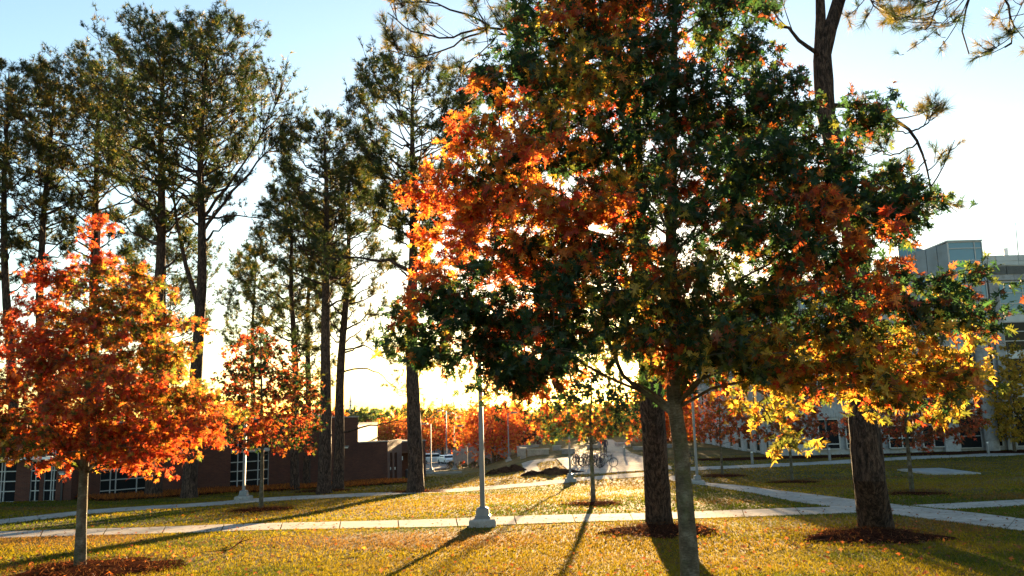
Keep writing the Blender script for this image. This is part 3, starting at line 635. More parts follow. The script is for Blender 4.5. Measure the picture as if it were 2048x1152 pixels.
pine(pB, [pB+[0, 0, -0.05], Pt(1737, 960, 15.7), Pt(1728, 850, 15.7), Pt(1722, 500, 15.9), Pt(1690, 350, 16), Pt(1650, 230, 16), Pt(1640, 110, 16.1), Pt(1652, 60, 16.1), Pt(1690, -60, 16.2), Pt(1720, -400, 16.3)], 0.28,
     [(Pt(1700, -40, 16)[2], 1.6), (Pt(1700, -400, 16)[2], 0.9)], 10, 'near thick trunked pine at right, forking above the oak', near=True, tsize=0.28, seed=52, seg=56, dens=0.8, nsub=5, mix={'pine': 0.5, 'pinegold': 0.5},
     limbs=[dict(pts=[Pt(1652, 212, 16), Pt(1700, 212, 15.8), Pt(1760, 218, 15.6), Pt(1822, 262, 15.4), Pt(1850, 320, 15.3), Pt(1866, 390, 15.2)], r=0.06, n=2, sub=5, wob=0.012, spread=0.5),
            dict(pts=[Pt(1822, 262, 15.4), Pt(1845, 255, 15.35), Pt(1868, 235, 15.3)], r=0.02, n=2, sub=4, wob=0.01, spread=0.5),
            dict(pts=[Pt(1835, 285, 15.4), Pt(1790, 310, 15.3), Pt(1745, 300, 15.2)], r=0.018, n=2, sub=5, wob=0.02, spread=0.6),
            dict(pts=[Pt(1820, 265, 15.4), Pt(1780, 262, 15.3), Pt(1740, 268, 15.2)], r=0.014, n=2, sub=5, wob=0.02, spread=0.6),
            dict(pts=[Pt(1853, 320, 15.3), Pt(1830, 345, 15.25), Pt(1795, 365, 15.2)], r=0.014, n=2, sub=2, wob=0.015, spread=0.5),
            dict(pts=[Pt(1648, 215, 16), Pt(1641, 130, 16.05), Pt(1642, 60, 16.2), Pt(1636, -60, 16.3), Pt(1600, -260, 16.4)], r=0.17, n=3, sub=8, wob=0.02),
            dict(pts=[Pt(1640, 110, 16), Pt(1560, 50, 15.9), Pt(1480, 20, 15.8)], r=0.05, n=3, sub=10, wob=0.03),
            dict(pts=[Pt(1690, -60, 16.2), Pt(1730, -10, 16), Pt(1765, 25, 15.9)], r=0.035, n=3, sub=10, wob=0.02),
            dict(pts=[Pt(1720, -260, 16.2), Pt(1850, -160, 15.6), Pt(1960, -60, 15), Pt(1920, 50, 14.8), Pt(1938, 108, 14.7)], r=0.05, n=2, sub=13, wob=0.015, spread=0.9),
            dict(pts=[Pt(1960, -60, 15), Pt(2010, 0, 14.8), Pt(2030, 60, 14.7), Pt(2010, 95, 14.6)], r=0.03, n=2, sub=10, wob=0.02),
            dict(pts=[Pt(1960, -60, 15), Pt(1880, 0, 14.8), Pt(1860, 45, 14.7), Pt(1850, 60, 14.6)], r=0.03, n=2, sub=9, wob=0.02)])

# ------------------------------------------------------------------ oaks
def prof_px(rows, Y, squash=0.9):
    """rows: photo y, left x, right x of the crown at distance Y"""
    out = []
    for y, xl, xr in rows:
        a = Pt(xl, y, Y); b = Pt(xr, y, Y); out.append((a[2], (a[0]+b[0])/2, Y, (b[0]-a[0])/2))
    out.sort(); return out
def mixfn(a, b, c=None, s=1.2, seed=3, lo=0.0, hi=0.6):
    def f(P, r):
        v = vnoise(P, s, seed); return [a if x < lo else (b if (c is None or x < hi) else c) for x in v]
    return f
# front oak
Yf = 8.4; bF = Gp(1386, 1216) if False else np.array([Pt(1380, 1180, Yf)[0], Yf, float(gz(1.9, Yf))])
ex = []
def spray(px0, py0, px1, py1, Y0, Y1, n, r_=0.12):
    for t in np.linspace(0, 1, n):
        p = Pt(px0+(px1-px0)*t, py0+(py1-py0)*t, Y0+(Y1-Y0)*t); ex.append(p+rng.normal(size=3)*r_)
spray(1780, 600, 1990, 640, 8, 7.6, 14, 0.05); spray(1760, 560, 1960, 560, 8.2, 8.0, 12, 0.08); spray(1700, 430, 1880, 410, 8.4, 8.3, 12, 0.06); spray(1690, 260, 1770, 190, 8.4, 8.4, 5, 0.05); spray(1690, 230, 1730, 260, 8.4, 8.4, 4, 0.05); spray(1780, 330, 1790, 400, 8.4, 8.4, 5, 0.05)
spray(1700, 640, 1760, 820, 8.2, 7.8, 14, 0.14); spray(1600, 700, 1880, 800, 8, 7.8, 30, 0.22); spray(1480, 700, 1560, 840, 8, 7.8, 16, 0.14); spray(1800, 680, 1880, 760, 8, 7.8, 10, 0.12)
spray(1540, 690, 1900, 740, 8, 7.9, 22, 0.2)
spray(1060, 700, 840, 690, 8.2, 8, 16, 0.12); spray(1050, 640, 830, 610, 8.4, 8.2, 16, 0.12); spray(1150, 700, 1010, 760, 8.2, 8, 10, 0.08); spray(1000, 180, 960, 150, 8.4, 8.3, 4, 0.06)
spray(1650, 330, 1840, 420, 8.4, 8.3, 16, 0.13); spray(1660, 390, 1790, 470, 8.3, 8.2, 14, 0.14); spray(1180, 80, 1050, 30, 8.4, 8.4, 10, 0.08); spray(1040, 320, 870, 380, 8.4, 8.3, 18, 0.15)
def oakcols(P, r):
    v = vnoise(P, 2.3, 11); w = vnoise(P, 1.3, 12); out = []
    for i in range(len(P)):
        left = sstep(0.4, -1.4, P[i, 0]-1.8)*sstep(2.6, 3.4, P[i, 2]) > r.uniform(0.2, 1.0)
        if P[i, 2] < 2.35 and P[i, 0] > 2.2: out.append({'yellow': 0.45, 'olive': 0.35, 'orange': 0.12, 'red': 0.08})  # lower right clusters yellower: sunlit look put into the leaf colours
        elif v[i] > (0.65 if P[i, 0] < 1.7 else 1.15): out.append({'orange': 0.45, 'red': 0.25, 'rust': 0.3})
        elif left and v[i] > -0.6: out.append({'orange': 0.58, 'red': 0.32, 'yellow': 0.1} if w[i] > -0.1 else {'yellow': 0.4, 'olive': 0.4, 'orange': 0.2})
        elif w[i] > 0.5: out.append({'olive': 0.45, 'yellow': 0.18 if P[i, 0] < 1.7 else 0.07, 'green': 0.3, 'rust': 0.07})
        else: out.append({'green': 0.74, 'olive': 0.16, 'rust': 0.1})
    return out
tr = [bF+[0, 0, -0.05], Pt(1378, 1100, Yf), Pt(1362, 900, Yf), Pt(1348, 800, Yf), Pt(1340, 600, Yf), Pt(1345, 300, Yf), Pt(1350, 0, Yf), Pt(1350, -170, Yf)]
broadleaf('oak_tree', bF, tr, 0.086, prof_px([(-210, 1250, 1430), (-100, 1120, 1510), (0, 1060, 1510), (150, 980, 1550), (300, 900, 1640), (430, 870, 1740), (560, 860, 1770), (680, 870, 1770), (755, 1000, 1690)], Yf), 1180, 27, 0.108, oakcols,
          'big near oak with dark green and orange leaves filling the view', tmpl='oak', seed=61, limbs=44, parts=300, spread=0.27, extra=np.array(ex), seg=32, sag=0.12, upness=0.35, bias=0.45, flare=0.1, squash=0.6, gap=[(1213, 762, 82, 58), (1120, 470, 26, 18), (1180, 600, 20, 20), (960, 560, 18, 14)])
br_ = MB(); br_.tube(resample([Pt(1338, 822, Yf), Pt(1310, 800, Yf-.05), Pt(1270, 772, Yf-.1), Pt(1243, 748, Yf-.15), Pt(1225, 700, Yf-.2), Pt(1180, 620, Yf-.3)], 12), np.linspace(0.032, 0.012, 12), 8)
oak_root = [o for o in sc.objects if o.name == 'oak_tree'][0]; br_.build('limb', M['oakbark'], oak_root, smooth=True)
# left oak
ex_keep = ex; ex = []
for q in ((330, 800, 462, 815, 12), (300, 850, 440, 870, 12), (300, 640, 365, 640, 6), (200, 510, 204, 430, 6), (90, 570, 70, 545, 4), (290, 590, 330, 580, 4), (120, 560, 80, 545, 5), (60, 640, 5, 650, 7), (40, 760, -30, 800, 8), (200, 870, 320, 925, 14), (120, 860, 130, 900, 8), (250, 560, 262, 520, 4), (320, 700, 385, 700, 6), (30, 860, 0, 890, 7)):
    spray(q[0], q[1], q[2], q[3], 13.4, 13.2, q[4], 0.09)
exl = np.array(ex); ex = ex_keep
Yl = 13.6; bL = Gp(160, 1136)
def lcols(P, r):
    v = vnoise(P, 1.3, 21); h = (P[:, 2]-1.5)/3.5
    return [({'red': 0.6, 'orange': 0.25, 'rust': 0.15} if v[i]+h[i]*1.2 > 0.5 else {'orange': 0.34, 'red': 0.42, 'yellow': 0.04, 'olive': 0.06, 'rust': 0.14} if v[i] > -0.45 else {'olive': 0.4, 'yellow': 0.15, 'rust': 0.25, 'orange': 0.2}) for i in range(len(P))]
broadleaf('oak_tree', bL, [bL+[0, 0, -0.05], Pt(163, 1040, Yl), Pt(170, 900, Yl), Pt(185, 700, Yl), Pt(200, 450, Yl)], 0.078,
          prof_px([(515, 165, 235), (545, 110, 275), (590, 65, 310), (650, 40, 345), (710, 5, 360), (780, -50, 410), (840, -70, 430), (885, -40, 370), (915, 130, 330)], Yl), 760, 26, 0.102, lcols,
          'orange and red oak in the left foreground with slim grey trunk', tmpl='oak', seed=62, limbs=34, parts=300, spread=0.24, seg=24, upness=0.35, squash=0.8, amp=2.3, extra=exl, gap=[(70, 640, 26, 16), (140, 760, 22, 16), (350, 770, 24, 14), (250, 690, 16, 14), (20, 740, 20, 14)])
# small orange oak
def young(bx, by, rows, cols, label, seed, tr_=0.075, ncl=420, npl=13, size=0.17, limbs=18, Y=None, group=None, spread=0.25, **kw):
    b = Gp(bx, by); Y = Y or b[1]; rows_ = prof_px(rows, b[1]); top = rows[0]
    return broadleaf('young_tree', b, [b+[0, 0, -0.05], b*[1, 1, 0]+[0, 0, rows_[0][0]], [b[0]*0.5+0.5*(rows_[-1][1]), b[1], rows_[-1][0]-0.15]], tr_, rows_, ncl, npl, size, cols, label, seed=seed, limbs=limbs, spread=spread, group=group, **kw)
young(522, 1018, [(650, 500, 525), (690, 470, 570), (740, 445, 620), (800, 430, 645), (860, 440, 650), (895, 480, 620)], mixfn({'olive': 0.2, 'rust': 0.35, 'deep': 0.35, 'red': 0.1}, {'orange': 0.28, 'red': 0.5, 'yellow': 0.04, 'rust': 0.18}, s=0.9, seed=5, lo=0.1), 'small red and orange oak beside the lamp post left of the lone pine', 63, ncl=520, npl=15)
young(1187, 1005, [(722, 1175, 1205), (760, 1120, 1250), (805, 1075, 1285), (845, 1065, 1290), (872, 1085, 1280)], mixfn({'deep': 0.85, 'olive': 0.15}, {'yellow': 0.25, 'orange': 0.3, 'olive': 0.3, 'red': 0.15}, s=0.9, seed=6, lo=0.7), 'green and golden young oak standing in a mulch ring before the plaza', 64, ncl=430, npl=12, size=0.15)
GY = 'young trees on the lawn before the stone building'
dk = mixfn({'rust': 0.5, 'brown': 0.3, 'red': 0.2}, {'rust': 0.45, 'red': 0.25, 'orange': 0.3}, s=0.9, seed=8)
young(1445, 951, [(770, 1430, 1455), (800, 1400, 1490), (850, 1375, 1510), (880, 1390, 1500)], dk, 'small rust red tree nearest the plaza beside the grey lamp post', 65, ncl=260, group=GY, size=0.2)
young(1585, 964, [(740, 1560, 1600), (790, 1530, 1630), (840, 1505, 1650), (878, 1520, 1640)], dk, 'small rust red tree in front of the blank stone wall', 66, ncl=260, group=GY, size=0.19)
young(1825, 987, [(700, 1790, 1830), (750, 1740, 1890), (810, 1700, 1940), (850, 1690, 1960), (880, 1730, 1920)], dk, 'brownish red young tree right of the thick pine trunk', 67, ncl=420, npl=14, group=GY, size=0.16)
young(2030, 905, [(680, 2015, 2035), (740, 1990, 2060), (800, 1985, 2090), (850, 1990, 2090), (878, 2000, 2080)], mixfn({'gold': 0.6, 'yellow': 0.3, 'olive': 0.1}, {'gold': 0.5, 'olive': 0.3, 'yellow': 0.2}, s=0.7, seed=9), 'golden yellow tree at the right edge before the stone building', 68, ncl=380, size=0.24, tmpl='tiny', npl=16, spread=0.4, tr_=0.12)

# ------------------------------------------------------------------ mid and far background trees
GB = 'autumn trees beyond the plaza and car park'
ora = mixfn({'orange': 0.6, 'red': 0.3, 'rust': 0.1}, {'orange': 0.5, 'yellow': 0.3, 'red': 0.2}, s=0.5, seed=4)
redc = mixfn({'red': 0.6, 'orange': 0.4}, {'orange': 0.7, 'red': 0.3}, s=0.5, seed=4)
golc = mixfn({'gold': 0.5, 'orange': 0.4, 'olive': 0.1}, {'yellow': 0.5, 'orange': 0.3, 'olive': 0.2}, s=0.5, seed=4)
mar = mixfn({'maroon': 0.8, 'rust': 0.2}, {'maroon': 1.0}, s=0.5, seed=4)
def bgtree(px, Y, ytop, ybot, hw, cols, label, seed, ncl=150, npl=12, size=0.42, tr_=0.16, name='autumn_tree', limbs=14, bare=False, **kw):
    b = np.array([Pt(px, 860, Y)[0], Y, 0]); b[2] = float(gz(b[0], b[1])); hh = ybot-ytop
    rows = prof_px([(ytop, px-hw*0.2, px+hw*0.2), (ytop+hh*0.25, px-hw*0.75, px+hw*0.75), (ytop+hh*0.6, px-hw, px+hw), (ybot, px-hw*0.6, px+hw*0.6)], Y)
    return broadleaf(name, b, [b+[0, 0, -0.1], [b[0], Y, rows[0][0]], [b[0], Y, rows[-1][0]]], tr_, rows, ncl, npl, size, cols, label, seed=seed, limbs=limbs, group=GB, tmpl='tiny', spread=0.022*Y*hw/45+0.25, seg=8, **kw)
bgtree(985, 95, 808, 892, 48, redc, 'bright red tree behind the low grey wall', 71, ncl=340, npl=14, size=0.36)
bgtree(868, 165, 838, 892, 44, ora, 'orange tree under the bare topped tree beside the car park', 72, ncl=220, size=0.6)
bgtree(885, 170, 795, 850, 34, golc, 'bare topped tree with a few pale leaves above the car park', 73, ncl=30, npl=4, size=0.4, limbs=40, tr_=0.3)
bgtree(770, 185, 842, 884, 30, ora, 'orange tree seen above the brick entrance roof', 74, ncl=180, size=0.6)
bgtree(800, 200, 838, 884, 34, ora, 'dull orange tree between brick tower and lone pine', 75, ncl=180, size=0.6)
bgtree(1050, 110, 828, 885, 19, mar, 'narrow dark maroon tree beyond the low plaza walls', 76, ncl=160, size=0.4)
bgtree(962, 130, 845, 890, 9, mar, 'slim dark tree tucked left of the bright red tree', 77, ncl=70, size=0.4)
bgtree(1025, 120, 838, 886, 28, ora, 'orange tree behind the lamp post by the dirt pile', 78, ncl=200, size=0.45)
bgtree(1085, 190, 826, 885, 34, ora, 'orange red tree beyond the plaza, left of the young oak', 79, ncl=220, size=0.45)
bgtree(940, 150, 838, 890, 25, golc, 'golden tree behind the parking lot lamps', 80, ncl=160, size=0.5)
bgtree(1130, 150, 818, 882, 36, golc, 'golden tree behind the young oak, left half', 81, ncl=200, size=0.8)
bgtree(1190, 215, 824, 880, 34, ora, 'orange tree directly behind the young oak trunk', 82, ncl=200, size=0.8)
bgtree(1250, 150, 812, 882, 42, golc, 'golden tree behind the bicycles, right of the young oak', 83, ncl=240, size=0.8)
bgtree(1330, 112, 730, 882, 48, ora, 'tall orange tree glimpsed between the two near trunks', 84, ncl=340, npl=14, size=0.5)
bgtree(1385, 118, 700, 885, 50, ora, 'tall orange tree right of the pale oak trunk', 85, ncl=340, npl=14, size=0.5)
bgtree(1420, 108, 800, 885, 30, ora, 'low orange tree at the corner of the stone building', 86, ncl=180, size=0.45)
# far woods as one mass
def woods():
    r = np.random.default_rng(90); mb = MB(); P = []; C = []
    for k in range(360):
        X = r.uniform(-260, 230); Y = r.uniform(210, 330) if k % 3 else r.uniform(330, 520)
        if abs(X/Y-0.6) < 0.0: continue
        h = r.uniform(7, 10.5)*(Y/240)**0.6; w = r.uniform(3, 6); kind = r.choice(3, p=[0.5, 0.3, 0.2]); n = 90
        th = r.uniform(0, 6.28, n); u = r.uniform(0, 1, n); rad = w*np.sqrt(np.clip(1-(u-0.4)**2*2.4, 0.05, 1))*r.uniform(0.4, 1, n)
        z0 = float(gz(X, Y)); P.append(np.stack([X+rad*np.cos(th), Y+rad*np.sin(th), z0+h*(0.15+0.85*u)], 1))
        C.append(pick_cols(n, [{'pine': 0.7, 'olive': 0.3}, {'orange': 0.5, 'rust': 0.3, 'olive': 0.2}, {'gold': 0.4, 'olive': 0.6}][kind], r))
    P = np.concatenate(P); C = np.concatenate(C); rot = frames(r.normal(size=P.shape), r=r)
    scatter(mb, tiny_leaf(), P, rot, r.uniform(1.4, 2.8, len(P)), C); o = mb.build('distant_woods', M['leaf']); tag(o, kind='stuff', label='far off wooded hills behind the campus')
woods()

hz = MB(); hz.box(-1490, 1490, -290, 1590, -12, 52); ho = hz.build('glow_haze', None); tag(ho, kind='stuff', label='thin warm volume added to make a glow around the sun')
hm, hnt, hout = mat('glow_haze'); pv = N(hnt, 'ShaderNodeVolumePrincipled'); pv.inputs['Color'].default_value = (1, 0.95, 0.88, 1); pv.inputs['Density'].default_value = GLOW_HAZE; pv.inputs['Anisotropy'].default_value = 0.93  # scattering volume added to put a glow around the sun
hnt.links.new(pv.outputs[0], hout.inputs['Volume']); ho.data.materials.append(hm)
# ------------------------------------------------------------------ brick building
def uvbox(o, du, org):
    """planar uv in metres along du and z, for the brickwork"""
    me = o.data; uv = me.uv_layers.new(name='UVMap'); n = len(me.loops); vi = np.empty(n, int); me.loops.foreach_get('vertex_index', vi)
    co = np.empty(len(me.vertices)*3); me.vertices.foreach_get('co', co); co = co.reshape(-1, 3)[vi]
    du = np.array(du); dn = np.array([-du[1], du[0]])
    lt = np.empty(len(me.polygons)*3); me.polygons.foreach_get('normal', lt); lt = lt.reshape(-1, 3)
    tot = np.empty(len(me.polygons), int); me.polygons.foreach_get('loop_total', tot); nn = np.repeat(lt, tot, 0)
    a = co[:, :2]@du; b = co[:, :2]@dn; along = np.abs(nn[:, :2]@dn) > 0.5
    u = np.where(along, a, b); uvv = np.stack([u, co[:, 2]], 1); uv.data.foreach_set('uv', uvv.ravel())
class Face:
    """a vertical wall plane: u metres along it, v height, d metres out towards the viewer"""
    def __init__(s, p0, p1):
        s.o = np.array(p0, float); e = np.array(p1, float)-s.o; s.L = np.linalg.norm(e); s.u = e/s.L; s.n = np.array([s.u[1], -s.u[0]])
        s.Mx = (np.array([[s.u[0], -s.n[0]*-1, 0], [s.u[1], -s.n[1]*-1, 0], [0, 0, 1]]), np.array([s.o[0], s.o[1], 0]))
    def box(s, mb, u0, u1, d0, d1, v0, v1): mb.box(u0, u1, d0, d1, v0, v1, M=s.Mx)
    def hit(s, px, py):
        """u, v where the photo pixel's line of sight meets the wall"""
        d = pdir(px, py); A = np.array([[d[0], -s.u[0]], [d[1], -s.u[1]]]); t, u = np.linalg.solve(A, s.o); return u, CAMZ+t*d[2]
def window(F, root, us, vs, out=0.0, glassm='glass_dark', bar=0.05, name='window', depth=0.08, skip=()):
    """us, vs: the bar positions; the frame is the part, each pane a sub-part"""
    mb = MB(); us = sorted(us); vs = sorted(vs)
    for u in us: F.box(mb, u-bar/2, u+bar/2, out-depth, out+0.03, vs[0], vs[-1])
    for v in vs:
        for a, b in zip(us[:-1], us[1:]): F.box(mb, a+bar/2, b-bar/2, out-depth, out+0.026, v-bar/2, v+bar/2)
    fr = mb.build(name, M['frame'], root); 
    for a, b in zip(us[:-1], us[1:]):
        for c, d in zip(vs[:-1], vs[1:]):
            p = MB(); F.box(p, a+bar/2-0.004, b-bar/2+0.004, out-depth+0.01, out-0.03, c+bar/2-0.004, d-bar/2+0.004); p.build('pane', M[glassm], fr)
    return fr
Xc = lambda px, Y: Pt(px, 900, Y)[0]
bb = empty('brick_building', (Xc(400, 52), 56, float(gz(Xc(400, 52), 52))), 'low dark brick building behind the pines on the left', 'building')
FB = Face((Xc(152, 45), 45.0), (Xc(775, 60), 60.0)); topz = 1.75
def walls_with_holes(F, mb, u0, u1, v0, v1, holes, t=0.35, out=0.0):
    """wall slab split round rectangular openings"""
    hs = sorted(holes); c = u0
    for a, b, lo, hi in hs:
        F.box(mb, c, a, out-t, out, v0, v1); F.box(mb, a, b, out-t, out, hi, v1)
        if lo > v0: F.box(mb, a, b, out-t, out, v0, lo)
        c = b
    F.box(mb, c, u1, out-t, out, v0, v1)
w1u = [FB.hit(x, 950)[0] for x in (201.5, 222, 233, 275, 296)]; w1v = [FB.hit(235, y)[1] for y in (1001, 980, 959, 938.5, 917)]; w1t = [FB.hit(235, y)[1] for y in (911, 888)]
w2u = [FB.hit(x, 940)[0] for x in (461, 476, 488, 517, 538)]; w2v = [FB.hit(500, y)[1] for y in (982, 960, 941, 923, 904)]; w2t = [FB.hit(500, y)[1] for y in (898, 878)]
uH = FB.hit(716, 860)[0]; lowz = Pt(760, 883.5, 60)[2]
mb = MB(); walls_with_holes(FB, mb, 0, uH, -4.2, topz, [(w1u[0], w1u[-1], min(w1v), max(w1t)), (w2u[0], w2u[-1], min(w2v), max(w2t))])
wl = mb.build('wall', M['brick'], bb); uvbox(wl, FB.u, FB.o)
mb = MB(); FB.box(mb, uH, FB.L, -0.35, -0.002, -4.6, lowz); wl = mb.build('low_wall', M['brick'], bb); uvbox(wl, FB.u, FB.o)
c = MB(); FB.box(c, uH, FB.L, -0.45, 0.06, lowz, lowz+0.08); c.build('coping', M['concrete_old'], bb)
for wu, wv, wt in ((w1u, w1v, w1t), (w2u, w2v, w2t)):
    window(FB, bb, wu, wv, out=-0.08); window(FB, bb, [wu[0], wu[1], wu[2], wu[-1]], wt, out=-0.08)
    c = MB(); FB.box(c, wu[0], wu[-1], -0.2, 0.04, max(wv)+0.026, min(wt)-0.026); c.build('lintel', M['frame'], bb)
# roof coping, roof slab, returns
c = MB(); FB.box(c, -0.1, uH+0.05, -0.45, 0.06, topz, topz+0.1); c.build('coping', M['concrete_old'], bb)
mb = MB(); FB.box(mb, 0, uH-2.2, -14, -0.35, topz-0.3, topz-0.05); FB.box(mb, uH, FB.L-0.5, -9, -0.35, lowz-0.3, lowz-0.1); mb.build('roof', M['asphalt'], bb)
# left wing set square to the view
FL = Face((Xc(-260, 44.5), 44.5), (Xc(152, 44.5), 44.5))
def lu(px): return FL.hit(px, 950)[0]
def lv(py): return FL.hit(60, py)[1]
rows = [lv(y) for y in (1003, 982, 962, 942, 922)]; rt = [lv(y) for y in (914, 897)]
wins = [[lu(x) for x in (-90, -60, 2, 8, 32)], [lu(x) for x in (61, 71, 80)], [lu(x) for x in (88, 102, 107, 118)]]
mb = MB(); walls_with_holes(FL, mb, 0, FL.L, -4.2, topz, [(w[0], w[-1], min(rows), max(rt)) for w in wins]); wl = mb.build('wall', M['brick'], bb); uvbox(wl, FL.u, FL.o)
for w in wins: window(FL, bb, w, rows, out=-0.08); window(FL, bb, w, rt, out=-0.08)
c = MB(); FL.box(c, 0, lu(118), 0.0, 0.3, lv(919), lv(914.5)); c.build('canopy_band', M['white'], bb)
c = MB(); FL.box(c, 0, FL.L, -0.4, 0.06, topz, topz+0.1); c.build('coping', M['concrete_old'], bb)
mb = MB(); FL.box(mb, lu(120), lu(151), 0.0, 0.35, -4.2, topz-0.02); pr = mb.build('pier', M['brick'], bb); uvbox(pr, FL.u, FL.o)
mb = MB(); FL.box(mb, lu(131), lu(135), 0.35, 0.42, lv(1003), lv(957)); mb.build('downpipe', M['darkmetal'], bb)
def sconce(F, u, v, out, parent):
    mb = MB(); F.box(mb, u-0.14, u+0.14, out, out+0.05, v-0.09, v+0.07); F.box(mb, u-0.17, u+0.17, out+0.05, out+0.24, v+0.0, v+0.09)
    l = mb.build('wall_lamp', M['pole'], parent); g = MB(); F.box(g, u-0.12, u+0.12, out+0.05, out+0.2, v-0.08, v-0.004); g.build('lens', M['lens'], l)
sconce(FL, lu(134), lv(947), 0.35, bb); u_, v_ = FB.hit(690, 894); sconce(FB, u_, v_, 0, bb); 
mb = MB(); FB.box(mb, FB.hit(690, 894)[0]+0.6, FB.hit(690, 894)[0]+1.5, -6, -5.2, topz-0.1, topz+0.7); mb.build('roof_vent', M['panel'], bb)
# upper block with its pale side wall and the lower end block
t0 = FB.hit(560, 860)[0]; t1 = FB.hit(716, 860)[0]; zt = Pt(700, 832, 58)[2]
mb = MB(); FB.box(mb, t0, t1, -7, -0.01, topz-2.5, zt+0.25) if False else None
lowz = Pt(760, 883.5, 60)[2]
# (the wall above the end block is cut down: build end block lower)
for o_ in [o for o in bb.children if o.name.startswith(('wall', 'coping', 'roof'))][:]: pass
EB = Face((Xc(775, 60), 60.0), (Xc(802, 66), 66.5))
mb = MB(); walls_with_holes(EB, mb, 0, EB.L, -5.2, lowz, [(EB.hit(780, 930)[0], EB.hit(785, 930)[0], EB.hit(783, 960)[1], EB.hit(783, 905)[1]), (EB.hit(789, 930)[0], EB.hit(794, 930)[0], EB.hit(792, 958)[1], EB.hit(792, 905)[1])])
e1 = mb.build('end_wall', M['brick'], bb); uvbox(e1, EB.u, EB.o)
for a, b in ((780, 785), (789, 794)):
    p = MB(); EB.box(p, EB.hit(a, 930)[0], EB.hit(b, 930)[0], -0.3, -0.2, -5.2, EB.hit(a, 905)[1]); d_ = p.build('door', M['darkmetal'], bb)
    h_ = MB(); EB.box(h_, EB.hit(b, 930)[0]-0.2, EB.hit(b, 930)[0]-0.08, -0.2, -0.1, EB.hit(a, 941)[1], EB.hit(a, 938.5)[1]+0.1); h_.build('handle', M['white'], d_)
# entrance canopy: brick beam from end wall to a far pier
CB = Face((Xc(796, 67), 67.0), (Xc(851, 70), 70.0)); zb = CB.hit(820, 905)[1]; zc = CB.hit(820, 883.5)[1]
mb = MB(); CB.box(mb, 0, CB.L, -3.2, 0, zb, zc); cb = mb.build('entrance_beam', M['brick'], bb); uvbox(cb, CB.u, CB.o)
mb = MB(); CB.box(mb, CB.hit(839, 930)[0], CB.L, -3.2, 0.02, -6.6, zb); cb = mb.build('entrance_pier', M['brick'], bb); uvbox(cb, CB.u, CB.o)
mb = MB(); CB.box(mb, -0.05, CB.L+0.06, -3.3, 0.06, zc, zc+0.09); mb.build('coping', M['concrete_old'], bb)
mb = MB(); CB.box(mb, 0.15, 0.3, 0.1, 0.25, CB.hit(800, 905)[1]-0.6, CB.hit(800, 905)[1]-0.3); mb.build('entrance_lamp', M['lens'], bb)
# pale wall running back above the roof
X0 = Pt(716, 870, 61)[0]
mb = MB(); mb.box(X0-0.4, X0, 61, 69.5, lowz-0.3, Pt(716, 849, 61)[2]); mb.build('pale_side_wall', M['cream'], bb)
mb = MB(); mb.box(X0-0.45, X0+0.05, 61, 69.6, Pt(716, 849, 61)[2], Pt(716, 849, 61)[2]+0.12); mb.build('coping', M['concrete'], bb)

# ------------------------------------------------------------------ stone and glass building on the right
sb = empty('stone_building', (34, 74, float(gz(34, 74))), 'tall pale stone and blue glass building at the right', 'building')
YB = 70.0; gzb = -2.6
FR = Face((Xc(1540, YB), YB), (Xc(2300, YB), YB))
H = lambda px, py: FR.hit(px, py)
roofz = H(2000, 507)[1]; bandz = H(2000, 548)[1]
col_l = H(1968, 890)[0]; col_r = H(1993, 890)[0]; strip_r = H(2009, 890)[0]; pier_r = H(2002, 690)[0]+0.55
rws = [gzb-0.3, H(1940, 831)[1], H(1940, 790)[1], H(1940, 702)[1], H(1940, 640)[1]-0.3, bandz]
# main body behind everything
mb = MB(); FR.box(mb, 1.2, FR.L, -22, -0.6, gzb-1.5, bandz); mb.build('wall', M['stone'], sb)
mb = MB(); FR.box(mb, H(1965, 530)[0], FR.L, -20, -0.9, bandz+0.001, roofz); mb.build('parapet', M['panel'], sb)
# parapet panel joints as thin proud panels
u0 = H(1990, 520)[0]
for k in range(7):
    for a, b in ((H(2000, 528)[1]+0.02, H(2000, 519)[1]-0.01), (H(2000, 519)[1]+0.01, roofz-0.02)):
        p = MB(); FR.box(p, u0-1.4+k*2.0, u0-1.4+k*2.0+1.96, -0.88, -0.8, a, b); p.build('parapet_panel', M['panel'], sb)
# louvre band
for k in range(3):
    l = MB(); ua = H(1984, 538)[0]+k*1.75; ub = ua+1.68
    vs = np.linspace(H(2000, 545.5)[1], H(2000, 529)[1], 10)
    for v in vs[:-1]: FR.box(l, ua, ub, -0.86, -0.72, v, v+0.05)
    l.build('louvre', M['louver'], sb)
# stone panels between storeys right of column
for k in range(6):
    p = MB(); ua = H(1998, 553)[0]-0.6+k*2.2; FR.box(p, ua, ua+2.17, -0.6, -0.42, H(2000, 559)[1], bandz-0.01); p.build('stone_panel', M['stone'], sb)
def pier(ua, ub, v0, v1, out=-0.3, n=6):
    for k in range(n):
        a = v0+(v1-v0)*k/n; b = v0+(v1-v0)*(k+1)/n-0.02; p = MB(); FR.box(p, ua, ub, -0.62, out, a, b); p.build('stone_panel', M['stone'], sb)
pier(H(2005, 690)[0]-0.35, H(2005, 690)[0]+0.45, gzb, H(2000, 559)[1]-0.02, -0.35, 8)
